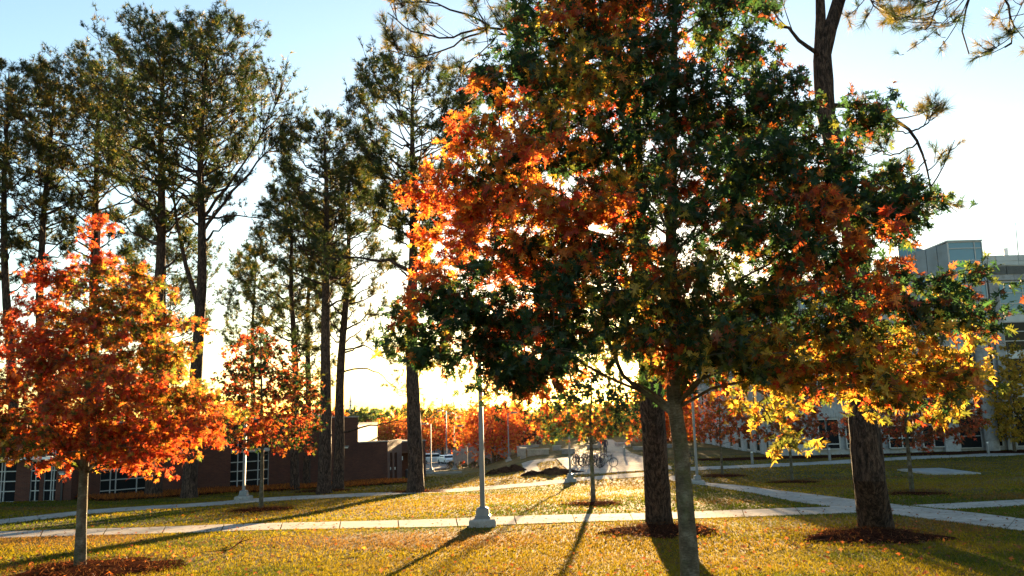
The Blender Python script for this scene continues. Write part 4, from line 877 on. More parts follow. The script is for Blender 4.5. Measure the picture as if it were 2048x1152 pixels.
# windows right of the pier
wu0 = H(2005, 690)[0]+0.5
for (ya, yb_, n, gm) in ((627, 562, 3, 'glass_blue'), (700, 643, 3, 'glass_dark'), (768, 716, 3, 'glass_dark'), (893, 800, 3, 'glass_dark')):
    va, vb = H(2030, ya)[1], H(2030, yb_)[1]
    for q in range(2): window(FR, sb, [wu0+q*4.3, wu0+q*4.3+2.1, wu0+q*4.3+4.1], list(np.linspace(va, vb, n+1)), out=-0.45, glassm=gm, bar=0.07)
for (ya, yb_) in ((643, 627), (716, 700), (800, 768)):
    for q in range(4):
        p = MB(); FR.box(p, wu0+q*2.15, wu0+q*2.15+2.12, -0.6, -0.46, H(2030, ya)[1]+0.05, H(2030, yb_)[1]-0.05); p.build('spandrel_panel', M['panel'], sb)
# great round column in drums
zs = np.linspace(gzb-0.2, H(1955, 560)[1], 13); cc_ = (FR.o+FR.u*((col_l+col_r)/2)+FR.n*0.35); rc = (col_r-col_l)/2
cb_ = MB()
for a, b in zip(zs[:-1], zs[1:]):
    d_ = MB(); d_.lathe([(0.001, a+0.01), (rc, a+0.01), (rc, b-0.01), (0.001, b-0.01)], 20, (cc_[0], cc_[1], 0)); d_.build('column_drum', M['stone'], sb)
# narrow glazed strip right of column
va = [H(1985, y)[1] for y in (893, 868, 828, 802.5, 790, 763, 724, 700, 687, 660, 640, 625, 600, 575, 561)]
window(FR, sb, [col_r+0.03, col_r+0.28, strip_r], va, out=-0.2, glassm='glass_dark', bar=0.06)
# bays left of the column
bu = [col_l-1.9, col_l-0.05]
window(FR, sb, bu, [H(1945, y)[1] for y in (896, 872, 831)], out=-0.15, glassm='glass_dark', bar=0.07)
window(FR, sb, bu, [H(1930, y)[1] for y in (789, 762, 722, 702)], out=-0.15, glassm='glass_dark', bar=0.07)
window(FR, sb, bu, [H(1930, y)[1] for y in (690, 660, 630, 600)], out=-0.15, glassm='glass_blue', bar=0.07)
for (a, b) in ((831, 789), (702, 690)):
    p = MB(); FR.box(p, bu[0], bu[1], -0.6, -0.1, H(1940, a)[1]+0.04, H(1940, b)[1]-0.04); p.build('spandrel_panel', M['panel'], sb)
pier(bu[0]-1.3, bu[0]-0.03, gzb-0.2, H(1910, 560)[1], -0.1, 9)
# ground floor bays further left
edges = [(1782, 1834), (1850, 1893)]
for a, b in edges: window(FR, sb, [H(a, 885)[0], (H(a, 885)[0]+H(b, 885)[0])/2, H(b, 885)[0]], [H(1840, y)[1] for y in (895, 875, 850)], out=-0.25, bar=0.09)
for a, b in ((1641, 1656), (1656.5, 1682), (1696, 1716), (1722, 1760)): window(FR, sb, [H(a, 885)[0], H(b, 885)[0]], [H(1680, y)[1] for y in (898, 888, 838)], out=-0.25, bar=0.09)
for fl in range(1, 4):
    for k in range(7):
        ua = H(1560, 800)[0]+k*2.6; v0 = gzb+0.5+fl*4.1
        window(FR, sb, [ua, ua+0.85, ua+1.7], [v0, v0+1.2, v0+2.4], out=-0.4, glassm='glass_blue' if fl > 1 else 'glass_dark', bar=0.08)
for k in range(6):
    for q in range(9):
        p = MB(); ua = H(1540, 880)[0]+0.02+q*1.45
        if k < 5 and ua > H(1640, 880)[0]-0.9 : continue
        FR.box(p, ua, ua+1.43, -0.6, -0.5, gzb-0.3+k*0.72, gzb-0.3+k*0.72+0.7); p.build('stone_panel', M['stone'], sb)
# glass tower above
TW = Face((H(1888, 490)[0]*0+Xc(1540, YB)+H(1889, 500)[0], YB+0.3), (Xc(1540, YB)+H(1956, 500)[0], YB+0.3))
tz = TW.hit(1920, 487)[1]
window(TW, sb, [0, TW.L*0.78, TW.L], [TW.hit(1920, y)[1] for y in (600, 573, 547, 525, 500.5, 488)], out=0.9, glassm='glass_blue', bar=0.09, name='tower_glazing')
mb = MB(); TW.box(mb, 0.05, TW.L-0.05, -6, 0.78, bandz-4, tz-0.05); mb.build('tower_core', M['greypanel'], sb)
mb = MB(); TW.box(mb, -0.1, TW.L+0.1, -6.1, 1.0, tz, tz+0.12); mb.build('tower_cap', M['panel'], sb)
SD = Face((TW.o[0]-1.6, YB+4), (TW.o[0], YB-0.6))
for k in range(4):
    p = MB(); SD.box(p, k*SD.L/4+0.03, (k+1)*SD.L/4-0.03, -0.5, 0, bandz-5, tz-0.2+k*0.02); p.build('metal_panel', M['greypanel'], sb)
# sloped atrium glazing
at0 = Pt(1795, 484, 74); at1 = Pt(1868, 507, 72); 
for k in range(4):
    a = at0+(at1-at0)*k/4; b = at0+(at1-at0)*(k+1)/4
    for (dz0, dz1) in ((0, 1.3), (1.3, 3.0)):
        p = MB(); p.add([[a[0]+.03, a[1], a[2]-dz0-.03], [b[0]-.03, b[1], b[2]-dz0-.03], [b[0]-.03, b[1], b[2]-dz1], [a[0]+.03, a[1], a[2]-dz1], [a[0]+.03, a[1]+.06, a[2]-dz0-.03], [b[0]-.03, b[1]+.06, b[2]-dz0-.03], [b[0]-.03, b[1]+.06, b[2]-dz1], [a[0]+.03, a[1]+.06, a[2]-dz1]],
              [[0, 3, 2, 1], [4, 5, 6, 7], [0, 1, 5, 4], [1, 2, 6, 5], [2, 3, 7, 6], [3, 0, 4, 7]]); p.build('atrium_pane', M['glass_blue'], sb)
mb = MB()
mb.tube([at0, at1], 0.06, 5); mb.tube([at0-[0, 0, 1.3], at1-[0, 0, 1.3]], 0.04, 5)
for k in range(5):
    a = at0+(at1-at0)*k/4; mb.tube([a, a-[0, 0, 4.5]], 0.05, 5)
mb.build('atrium_frame', M['frame'], sb)
mb = MB(); a = Pt(2036, 507, 76); b = Pt(2031, 445, 76); mb.tube([a-[0, 0, .5], b], [0.05, 0.025], 6); mb.build('mast', M['pole'], sb)
mb = MB(); a = Pt(2012, 507, 78); mb.lathe([(0.001, a[2]-.3), (0.2, a[2]-.3), (0.2, a[2]+0.45), (0.24, a[2]+0.5), (0.001, a[2]+0.5)], 10, (a[0], a[1], 0)); mb.build('roof_vent', M['white'], sb)
# receding wing towards the plaza with slit windows between stone piers
FC = Face((23.0, 104), (Xc(1540, YB)-0.02, YB)); nb = 9
mb = MB(); FC.box(mb, 0, FC.L-1.2, -18, -0.5, gzb-1.5, roofz-3); mb.build('wing_wall', M['stone'], sb)
for k in range(nb):
    ua = 0.3+k*(FC.L-1.2)/nb; pw = (FC.L-1.2)/nb
    p = MB(); FC.box(p, ua, ua+pw*0.55, -0.5, -0.38, gzb-0.6, roofz-3.2); p.build('stone_pier', M['stone'], sb)
    for fl in range(4):
        v0 = gzb+0.35+fl*4.0; window(FC, sb, [ua+pw*0.58, ua+pw*0.95], [v0, v0+1.0, v0+2.1], out=-0.42, bar=0.08)

# ------------------------------------------------------------------ lamp posts
def lamp_post(b, height, label, head_dir=1, s=1.0, conc=True, group='grey lamp posts along the footpaths', rz=0, tall=False):
    root = empty('lamp_post', b, label, 'lamp post', group)
    x, y, z = b; w = 0.062*s
    if conc:
        m = MB(); k = 0.33
        V = []
        for (h, q) in ((-0.3, k), (0.16, k), (0.2, k-0.03)):
            V += [[x-q, y-q, z+h], [x+q, y-q, z+h], [x+q, y+q, z+h], [x-q, y+q, z+h]]
        F_ = [[a*4+c, a*4+(c+1) % 4, a*4+4+(c+1) % 4, a*4+4+c] for a in range(2) for c in range(4)]+[[8, 9, 10, 11]]
        m.add(V, F_); m.build('footing', M['concrete_old'], root)
        m = MB(); V = []
        for (h, q) in ((0.2, 0.19), (0.26, 0.19), (0.28, 0.165), (0.44, 0.15), (0.47, 0.07)):
            V += [[x-q, y-q, z+h], [x+q, y-q, z+h], [x+q, y+q, z+h], [x-q, y+q, z+h]]
        m.add(V, [[a*4+c, a*4+(c+1) % 4, a*4+4+(c+1) % 4, a*4+4+c] for a in range(4) for c in range(4)]); m.build('base_cover', M['pole'], root)
    m = MB(); zb = z+(0.44 if conc else -0.2)
    V = []; cs = [(-1, -.8), (-.8, -1), (.8, -1), (1, -.8), (1, .8), (.8, 1), (-.8, 1), (-1, .8)]
    for h, q in ((zb, w), (z+height, w*0.9)): V += [[x+a*q, y+c*q, h] for a, c in cs]
    m.add(V, [[c, (c+1) % 8, 8+(c+1) % 8, 8+c] for c in range(8)]); m.f.setdefault(8, []).append(np.array([[8, 9, 10, 11, 12, 13, 14, 15]])); m.build('pole', M['pole'], root)
    m = MB(); hd = head_dir; L = 0.75*s
    m.box(x-0.04, x+0.04, y-0.03, y+0.03, z+height-0.12, z+height-0.04) ; m.tube([[x, y, z+height-0.06], [x+hd*0.25*s, y, z+height-0.02], [x+hd*0.35*s, y, z+height]], 0.03*s, 6); m.build('arm', M['pole'], root)
    m = MB(); hx = [x+hd*0.3*s, x+hd*(0.3*s+L)]; hx.sort()
    m.box(hx[0], hx[1], y-0.17*s, y+0.17*s, z+height-0.02, z+height+0.08*s); m.box(hx[0]+0.06, hx[1]-0.06, y-0.12*s, y+0.12*s, z+height+0.08*s, z+height+0.13*s); hdm = m.build('lamp_head', M['pole'], root)
    m = MB(); m.box(hx[0]+0.1, hx[1]-0.1, y-0.12*s, y+0.12*s, z+height-0.045*s, z+height-0.02-0.001); m.build('lens', M['lens'], hdm)
    return root
lamp_post(Gp(966, 1053), 4.9, 'nearest grey square lamp post on the front footpath')
lamp_post(Gp(487, 1001), 4.9, 'grey lamp post beside the small orange oak', -1)
lamp_post(Gp(1141, 963), 4.9, 'grey lamp post by the footpath before the bicycle racks', -1)
lamp_post(Gp(1395, 968), 4.9, 'grey lamp post right of the pale oak trunk', 1)
def lampY(px, py_b, py_t, hgt, label, hd, **kw):
    Y = hgt*FPX/(py_b-py_t); X = Pt(px, py_b, Y)[0]; lamp_post(np.array([X, Y, float(gz(X, Y))]), hgt, label, hd, **kw)
lampY(1018, 927, 834, 4.9, 'grey lamp post behind the pile of dirt', 1)
lampY(862, 938, 846, 4.9, 'grey lamp post at the corner of the car park kerb', -1)
lampY(909, 932, 848, 4.9, 'dull lamp post seen end on before parked cars', 1)
GL = 'tall car park lamp posts'
lampY(893, 905, 803, 9, 'tallest car park lamp post, its arm pointing left', -1, s=1.6, group=GL)
lampY(912, 898, 812, 9, 'tall car park lamp post, middle of three', -1, s=1.6, group=GL)
lampY(926, 895, 825, 8.2, 'shortest looking car park lamp post, right of three', -1, s=1.6, group=GL)

# bollards
def bollard(px, py, label, h=1.0):
    b = Gp(px, py); r_ = empty('bollard_light', b, label, 'bollard', 'short bollard lights by the paths'); x, y, z = b
    m = MB(); m.lathe([(0.1, z-0.1), (0.1, z+h*0.82)], 14, (x, y, 0)); m.build('post', M['pole'], r_, smooth=True)
    m = MB(); m.lathe([(0.085, z+h*0.82), (0.085, z+h*0.92)], 14, (x, y, 0)); m.build('lens', M['lens'], r_, smooth=True)
    m = MB(); m.lathe([(0.1, z+h*0.92), (0.1, z+h*0.97), (0.06, z+h), (0.001, z+h)], 14, (x, y, 0)); m.build('cap', M['pole'], r_)
bollard(1505, 928, 'bollard light beside the far path, left of the thin rust tree'); bollard(1660, 921, 'bollard light in front of tall ground floor windows'); bollard(1977, 907, 'bollard light at the foot of the great stone column'); bollard(1249, 913, 'bollard light at the edge of the plaza behind the bicycles')
b = Gp(813, 957); m = MB(); m.lathe([(0.09, b[2]-.1), (0.09, b[2]+0.5), (0.12, b[2]+0.52), (0.12, b[2]+0.62), (0.07, b[2]+0.72), (0.001, b[2]+0.75)], 10, (b[0], b[1], 0))
tag(m.build('hydrant', M['darkmetal']), 'short dark hydrant by the brick entrance', 'hydrant')

# ------------------------------------------------------------------ dirt piles and mulch
def mound(name, cx, cy, rx, ry, h, seed, material, label=None, cat=None, kind=None, rough=0.12, n=34, flat=0.7):
    r = np.random.default_rng(seed); mb = MB(); V = []; 
    ph = r.uniform(0, 6, 14)
    for i in range(n+1):
        for j in range(n+1):
            u, v = i/n*2-1, j/n*2-1; q = math.hypot(u, v)
            if max(abs(u), abs(v)) > 0:   # square to disc
                k = max(abs(u), abs(v))/q; u, v, q = u*k, v*k, q*k
            a = math.atan2(v, u); rr = 1+0.1*math.sin(a*5+ph[6])+0.07*math.sin(a*9+ph[7])+0.12*math.sin(a*3+ph[0])+0.08*math.sin(a*7+ph[1])+0.05*math.sin(a*13+ph[2])
            x = cx+u*rx*rr; y = cy+v*ry*rr; e = max(0, 1-q)**flat
            nz = sum(math.sin(x*f*1.0+ph[3+t]+1.3*math.sin(y*f*.8+ph[4+t]))/(1+t) for t, f in enumerate((1.7, 3.1, 5.9, 11)))
            z = float(gz(x, y))+h*e*(1+rough*nz)+0.02*nz*h*4*min(1, e*3)*rough-0.02*(q > 0.97)
            V.append([x, y, z+0.012])
    V = np.array(V); V[:, 2] += r.normal(size=len(V))*h*rough*0.25*np.clip((V[:, 2]-gz(V[:, 0], V[:, 1]))/h*3, 0, 1)
    F_ = [[i*(n+1)+j, (i+1)*(n+1)+j, (i+1)*(n+1)+j+1, i*(n+1)+j+1] for i in range(n) for j in range(n)]
    mb.add(V, F_); o = mb.build(name, M[material], smooth=False); tag(o, label, cat, None, kind); return o
g = Gp(1012, 946); g2 = Gp(1108, 949)
s = FPX/g[1]
mound('dirt_pile', g[0], g[1]+1.2, 40/s, 1.6, 0.62, 1, 'soil', 'heap of dark reddish dirt beside the curved path', 'dirt pile', rough=0.28, flat=0.9)
mound('dirt_pile', Gp(1055, 950)[0]+.3, g2[1]+0.6, 20/s, 0.9, 0.2, 2, 'soil', 'small clods of dirt between the two larger heaps', 'dirt pile', rough=0.35)
mound('dirt_pile', g2[0]+0.2, g2[1]+1.0, 46/s, 1.5, 0.28, 3, 'soil', 'low spread of dark dirt left of the footpath lamp', 'dirt pile', rough=0.35)
MULCH = []
def mulch(px, py, rx, ry, h, seed, nm='mulch_bed'):
    g = Gp(px, py); mound(nm, g[0], g[1], rx, ry, h, seed, 'mulch', kind='structure', rough=0.1, n=26); MULCH.append((g[0], g[1], rx, ry))
mulch(185, 1140, 1.25, 1.6, 0.05, 11); mulch(524, 1020, 1.15, 1.5, 0.05, 12); mulch(1187, 1008, 0.95, 1.3, 0.05, 13); mulch(1325, 1062, 1.2, 1.4, 0.1, 14); mulch(1745, 1074, 1.1, 1.3, 0.14, 15)
mulch(1833, 988, 0.95, 1.2, 0.07, 16); mulch(1586, 965, 1.3, 1.5, 0.08, 17); mulch(1447, 952, 1.3, 1.5, 0.07, 18); mulch(648, 982, 1.6, 1.6, 0.07, 19); mulch(832, 984, 1.4, 1.5, 0.07, 20)
def straw_bank():
    # mulch strip in front of the buildings
    mb = MB(); V = []; n = 60
    for i in range(n+1):
        t = i/n; p = FB.o*(1-t)+(FB.o+FB.u*(FB.L))*t
        for d, h in ((0.02, 0.05), (1.2, 0.16), (2.6, 0.15), (3.8+0.5*math.sin(t*31)+0.3*math.sin(t*67), 0.01)):
            q = p+FB.n*d; V.append([q[0], q[1], float(gz(*q))+h+0.02*math.sin(t*90+d*3)])
    F_ = [[i*4+k, i*4+k+1, i*4+5+k, i*4+4+k] for i in range(n) for k in range(3)]
    mb.add(V, F_); tag(mb.build('pine_straw_bed', M['mulch']), kind='structure')
    mb = MB(); V = []
    for i in range(n+1):
        t = i/n; X = Xc(1400, 66)+t*30
        for d, h in ((0, 0.03), (1, 0.1), (2.5, 0.1), (3.2+0.4*math.sin(t*23), 0.01)):
            V.append([X, YB-0.7-d, float(gz(X, YB-d))+h])
    mb.add(V, [[i*4+k, i*4+4+k, i*4+5+k, i*4+k+1] for i in range(n) for k in range(3)]); tag(mb.build('planting_bed', M['mulch']), kind='structure')
straw_bank()

# ------------------------------------------------------------------ plaza walls, retaining wall
def lowwall(x0, x1, Y, ytop, ybot, label, depth=0.5, name='low_wall', cap=True, material='wallstone'):
    a = Pt(x0, ybot, Y); b = Pt(x1, ytop, Y); z0 = float(gz((a[0]+b[0])/2, Y)); zt = Pt((x0+x1)/2, ytop, Y)[2]
    root = empty(name, ((a[0]+b[0])/2, Y, z0), label, 'wall', 'low grey walls round the plaza')
    n = max(1, int(abs(b[0]-a[0])/1.6))
    for k in range(n):
        m = MB(); u0 = a[0]+(b[0]-a[0])*k/n; u1 = a[0]+(b[0]-a[0])*(k+1)/n-0.03; m.box(u0, u1, Y, Y+depth, z0-0.4, zt-0.08); m.build('wall_block', M[material], root)
    if cap: m = MB(); m.box(a[0]-0.05, b[0]+0.05, Y-0.05, Y+depth+0.05, zt-0.08, zt); m.build('capstone', M['concrete'], root)
lowwall(1055, 1098, 84, 898, 911, 'long low plaza wall left of the young oak', name='plaza_wall')
lowwall(1040, 1052, 82, 896, 912, 'short square wall block at the plaza edge', 1.6, name='plaza_wall')
lowwall(1034, 1044, 90, 893, 908, 'second square wall block behind the first', 1.6, name='plaza_wall')
lowwall(1045, 1078, 104, 890, 903, 'dark wall behind the long plaza wall', name='plaza_wall', material='greypanel')
lowwall(1106, 1122, 92, 891, 905, 'pale wall stub behind the young oak leaves', 0.8, name='plaza_wall')
lowwall(1124, 1150, 84, 897, 908, 'low wall behind the left bicycles', name='plaza_wall')
lowwall(1175, 1200, 96, 889, 902, 'low wall left of the standing person', name='plaza_wall')
lowwall(1236, 1262, 98, 886, 898, 'low wall right of the standing person', 3.0, name='plaza_wall')
lowwall(1268, 1302, 88, 893, 905, 'low wall with bright cap near the thick pine trunk', 0.6, name='plaza_wall')
lowwall(1305, 1345, 92, 889, 903, 'pale low wall behind the thick pine trunk', 0.6, name='plaza_wall')
# stepped retaining wall above the grass bank
rw = empty('retaining_wall', Gp(960, 908), 'stepped grey retaining wall above the grass bank by the car park', 'wall')
for x0, x1, yt, Y in ((905, 918, 903, 112), (918, 935, 893, 108), (935, 952, 884, 104), (952, 1022, 872, 100)):
    a = Pt(x0, yt, Y); b = Pt(x1, yt, Y); n = max(1, int((b[0]-a[0])/1.1))
    for k in range(n):
        m = MB(); m.box(a[0]+(b[0]-a[0])*k/n, a[0]+(b[0]-a[0])*(k+1)/n-0.02, Y, Y+1.5, float(gz(a[0], Y))-0.8, a[2]-0.1); m.build('wall_block', M['wallstone'], rw)
    m = MB(); m.box(a[0]-0.03, b[0]+0.03, Y-0.05, Y+1.55, a[2]-0.1, a[2]); m.build('capstone', M['concrete'], rw)
def shrub(px, py, Y, w, h, label, cols, seed, n=260, size=0.13):
    r = np.random.default_rng(seed); X = Pt(px, py, Y)[0]; z = float(gz(X, Y)); o = empty('shrub', (X, Y, z), label, 'shrub', 'shrubs by the retaining wall')
    th = r.uniform(0, 6.28, n); u = r.uniform(0, 1, n); rad = w*np.sqrt(1-u**2)*r.uniform(0.5, 1, n); P = np.stack([X+rad*np.cos(th), Y+rad*np.sin(th), z+h*u], 1)
    m = MB(); scatter(m, tiny_leaf(), P, frames(r.normal(size=P.shape)+[0, 0, 1], r=r), size*r.uniform(.8, 1.5, n), pick_cols(n, cols, r)); m.build('foliage', M['leaf'], o)
    m = MB(); m.tube([[X, Y, z-0.1], [X, Y, z+h*0.5]], 0.05, 5); m.build('stem', M['oakbark'], o)
for k, (x, Y) in enumerate(((903, 104), (925, 101), (948, 98), (972, 96), (995, 95))):
    shrub(x, 915, Y, 0.75, 0.75, ['first dark shrub from the car park end of the wall', 'second dark shrub along the retaining wall', 'middle dark shrub along the retaining wall', 'fourth dark shrub, below the bright red tree', 'rightmost dark shrub under the retaining wall'][k], {'brown': 0.5, 'green': 0.5}, 200+k)
shrub(918, 895, 118, 1.2, 1.2, 'clump of bright golden grass above the parked cars', {'gold': 0.8, 'yellow': 0.2}, 210, 320, 0.2)
shrub(930, 893, 120, 1.2, 1.1, 'second golden grass clump, nearer the retaining wall', {'gold': 0.8, 'yellow': 0.2}, 211, 320, 0.2)

# ------------------------------------------------------------------ parked cars
def car(px, Y, rz, paint, label, suv=False, L=4.6):
    X = Pt(px, 900, Y)[0]; z = float(gz(X, Y))+0.06; nm = 'parked_suv' if suv else 'parked_car'
    root = empty(nm, (X, Y, z), label, 'car', 'cars in the car park', rz); h = 1.78 if suv else 1.45; W = 0.9
    Mx = (np.array([[math.cos(rz), -math.sin(rz), 0], [math.sin(rz), math.cos(rz), 0], [0, 0, 1]]), np.array([X, Y, z]))
    side = [(-L/2, .35), (-L/2+.02, .8), (-L/2+.15, .98), (-L/2+.2 if suv else -L*.26, 1.02 if suv else 1.0), (-L/2+.45 if suv else -L*.16, h-.03), (L*.08, h), (L*.15, h-.06), (L*.28, 1.0), (L/2-.12, .88), (L/2, .7), (L/2, .35)]
    m = MB(); n = len(side); V = []
    for w_, q in ((-W, 0), (W, 0)):
        for x, zz in side: V.append([x, w_*(0.86 if zz > 1.05 else 1), zz])
    V = np.array(V); m.add(V@Mx[0].T+Mx[1], [[i, i+1, n+i+1, n+i] for i in range(n-1)]+[[n-1, 0, n, 2*n-1]])
    m.f.setdefault(n, []).append(np.array([list(range(n))[::-1]])); m.f[n].append(np.array([list(range(n, 2*n))])); m.build('body', M[paint], root)
    x0, x1 = (-L/2+.5, L*.2) if suv else (-L*.2, L*.2)
    for sgn in (-1, 1):
        for (a, b) in ((x0+.05, (x0+x1)/2-.06), ((x0+x1)/2+.02, x1-.1)):
            m = MB(); m.box(a, b, sgn*W*.93-.03, sgn*W*.93+.03, 1.06, h-.16, M=Mx); m.build('side_window', M['glass_car'], root)
    m = MB(); V = np.array([[L*.155+.01, -.68, h-.12], [L*.155+.01, .68, h-.12], [L*.275+.02, .76, 1.05], [L*.275+.02, -.76, 1.05]]); m.add(np.concatenate([V, V+[.03, 0, .02]])@Mx[0].T+Mx[1], [[4, 7, 6, 5], [0, 1, 2, 3], [0, 4, 5, 1], [2, 6, 7, 3]]); m.build('windscreen', M['glass_car'], root)
    for a in (-L*.31, L*.31):
        for sgn in (-1, 1):
            m = MB(); th = np.arange(17)*2*math.pi/16; m.tube([(np.array([a, sgn*(W-.12), .34])@Mx[0].T+Mx[1]), (np.array([a, sgn*(W+.02), .34])@Mx[0].T+Mx[1])], [.34, .34], 14); w_ = m.build('wheel', M['tyre'], root)
            m = MB(); m.tube([(np.array([a, sgn*(W+.021), .34])@Mx[0].T+Mx[1]), (np.array([a, sgn*(W+.04), .34])@Mx[0].T+Mx[1])], [.2, .18], 10); m.build('rim', M['pole'], w_)
    for sgn in (-1, 1):
        m = MB(); m.box(L/2-.03, L/2+.015, sgn*.62-.17, sgn*.62+.17, .62, .78, M=Mx); m.build('headlight', M['lens'], root)
for nm, c in (('paint_silver', (0.45, 0.46, 0.47)), ('paint_white', (0.75, 0.75, 0.74)), ('paint_dark', (0.05, 0.055, 0.07)), ('paint_red', (0.25, 0.03, 0.03))): M[nm] = simple(nm, c, 0.3, 0.3, 0.03)
car(868, 140, R(8), 'paint_silver', 'silver utility vehicle parked nearest the brick entrance', True, 4.8)
for k, (px, Y, pt, lb) in enumerate(((893, 136, 'paint_white', 'white car angled beside the silver utility vehicle'), (899, 143, 'paint_silver', 'pale silver car second in the slanted row'), (905, 151, 'paint_white', 'white car third in the slanted row'), (911, 160, 'paint_dark', 'dark car at the far end of the slanted row'))):
    car(px, Y, R(-65), pt, lb)
car(826, 165, R(5), 'paint_dark', 'dark car seen through the brick entrance opening')

# ------------------------------------------------------------------ rocket
g = Pt(700.5, 860, 900); z0 = -7; k_ = 900/FPX
rk = empty('rocket_monument', (g[0], 900, z0), 'distant white rocket with black bands standing on the horizon', 'rocket')
zt = lambda y: Pt(700, y, 900)[2]
m = MB(); m.lathe([(3.2*k_*1.05, z0), (3.2*k_, zt(815)), (3.2*k_, zt(814.5)), (2.3*k_, zt(812)), (2.3*k_, zt(803)), (1.6*k_, zt(800.5)), (1.5*k_, zt(797))], 16, (g[0], 900, 0)); m.build('stages', M['white'], rk, smooth=False)
for a, b, r_ in ((803.5, 802, 2.36), (812.5, 810.5, 2.5)):
    m = MB(); m.lathe([(r_*k_, zt(a)), (r_*k_, zt(b))], 16, (g[0], 900, 0)); m.build('band', M['black'], rk)
m = MB(); m.lathe([(1.5*k_, zt(797)), (0.4*k_, zt(793)), (0.35*k_, zt(789.5)), (0.01, zt(788.5))], 12, (g[0], 900, 0)); m.build('nose_cone', M['white'], rk)

# ------------------------------------------------------------------ bicycles
def bicycle(px, py, rz, label, lean=0.0, paint='darkmetal'):
    b = Gp(px, py) if isinstance(px, (int, float)) else px; X, Y, z = b; z = z+0.055
    root = empty('bicycle', (X, Y, z), label, 'bicycle', 'bicycles parked on the plaza', rz)
    A = np.array([[math.cos(rz), -math.sin(rz), 0], [math.sin(rz), math.cos(rz), 0], [0, 0, 1]]); Ln = np.array([[1, 0, 0], [0, math.cos(lean), -math.sin(lean)], [0, math.sin(lean), math.cos(lean)]])
    A = A@Ln; T = lambda P: np.asarray(P, float)@A.T+[X, Y, z]
    for wx in (-0.52, 0.52):
        m = MB(); th = np.linspace(0, 2*math.pi, 25); m.tube(T(np.stack([wx+.33*np.cos(th), 0*th, .34+.33*np.sin(th)], 1)), .03, 5, cap=False); w_ = m.build('wheel', M['tyre'], root)
        m = MB()
        for q in range(10): m.tube(T([[wx, 0, .34], [wx+.31*math.cos(q*.628), 0, .34+.31*math.sin(q*.628)]]), .0035, 3)
        m.tube(T([[wx, -.04, .34], [wx, .04, .34]]), .022, 6); m.build('spokes', M['frame'], w_)
    m = MB(); S = (-.17, 0, .82); Bb = (-.08, 0, .3); Hd = (.36, 0, .82); Hl = (.38, 0, .7)
    for a, c in ((S, Bb), (Bb, Hl), (S, Hd), (Bb, (-.52, 0, .34)), (S, (-.52, 0, .34)), ((.34, 0, .92), (.52, 0, .34)), (S, (-.2, 0, .92))): m.tube(T([a, c]), .022, 5)
    m.build('frame', M[paint], root)
    m = MB(); m.tube(T([[.34, -.28, .98], [.37, -.2, 1.0], [.35, 0, .95], [.37, .2, 1.0], [.34, .28, .98]]), .013, 5); m.build('handlebar', M['darkmetal'], root)
    m = MB(); V = [[-.33, -.08, .92], [-.33, .08, .92], [-.06, .02, .93], [-.06, -.02, .93], [-.33, -.07, .97], [-.33, .07, .97], [-.06, .015, .965], [-.06, -.015, .965]]; m.add(T(V), [[0, 3, 2, 1], [4, 5, 6, 7], [0, 1, 5, 4], [1, 2, 6, 5], [2, 3, 7, 6], [3, 0, 4, 7]]); m.build('saddle', M['black'], root)
    m = MB(); m.tube(T([[-.08, -.09, .3], [-.08, .09, .3]]), .02, 5); m.tube(T([[-.08, .09, .3], [.06, .1, .2]]), .01, 4); m.tube(T([[-.08, -.09, .3], [-.2, -.1, .4]]), .01, 4); m.build('cranks', M['frame'], root)
bicycle(1214, 936, R(12), 'rightmost bicycle of the row, seen side on', 0.1)
bicycle(1203, 937, R(75), 'black bicycle end on beside the sign post', -0.08)
bicycle(1190, 934, R(60), 'bicycle half hidden behind the young oak trunk', 0.1)
bicycle(1182, 932, R(100), 'bicycle directly behind the young oak trunk', 0.05)
bicycle(1176, 934, R(30), 'bicycle just left of the young oak trunk', -0.1)
bicycle(1169, 932, R(55), 'dark bicycle in the middle of the cluster', 0.12, 'greypanel')
bicycle(1163, 933, R(20), 'bicycle with front wheel turned out, second from left', 0.05)
bicycle(1154, 930, R(70), 'leftmost bicycle of the cluster by the lamp post', -0.1, 'paint_red')
bicycle(1160, 926, R(40), 'bicycle at the back of the left cluster', 0.1, 'paint_dark')
bicycle(1197, 928, R(15), 'bicycle at the back behind the sign post', -0.1, 'paint_dark')
bicycle(1373, 931, R(30), 'lone bicycle between the pale oak trunk and lamp post', 0.1)
def rack():
    a = Gp(1186, 931); r_ = empty('bicycle_rack', a, 'grey metal bicycle rack under the parked bicycles', 'bicycle rack')
    for k in range(6):
        x = a[0]-1.3+k*.55; m = MB(); th = np.linspace(0, math.pi, 9); m.tube([[x, a[1]-.25, a[2]]]+[[x, a[1]-.25*math.cos(t), a[2]+.6+.25*math.sin(t)] for t in th]+[[x, a[1]+.25, a[2]]], .022, 6); m.build('hoop', M['pole'], r_)
rack()
a = Gp(1203, 936); sg = empty('sign_post', a, 'thin dark sign post among the bicycles', 'sign'); m = MB(); m.tube([[a[0], a[1], a[2]-.1], [a[0], a[1], a[2]+2.25]], .035, 6); m.build('post', M['darkmetal'], sg)
m = MB(); m.box(a[0]-.2, a[0]+.02, a[1]-.05, a[1]-.035, a[2]+1.6, a[2]+2.2); m.build('sign_panel', M['pole'], sg)

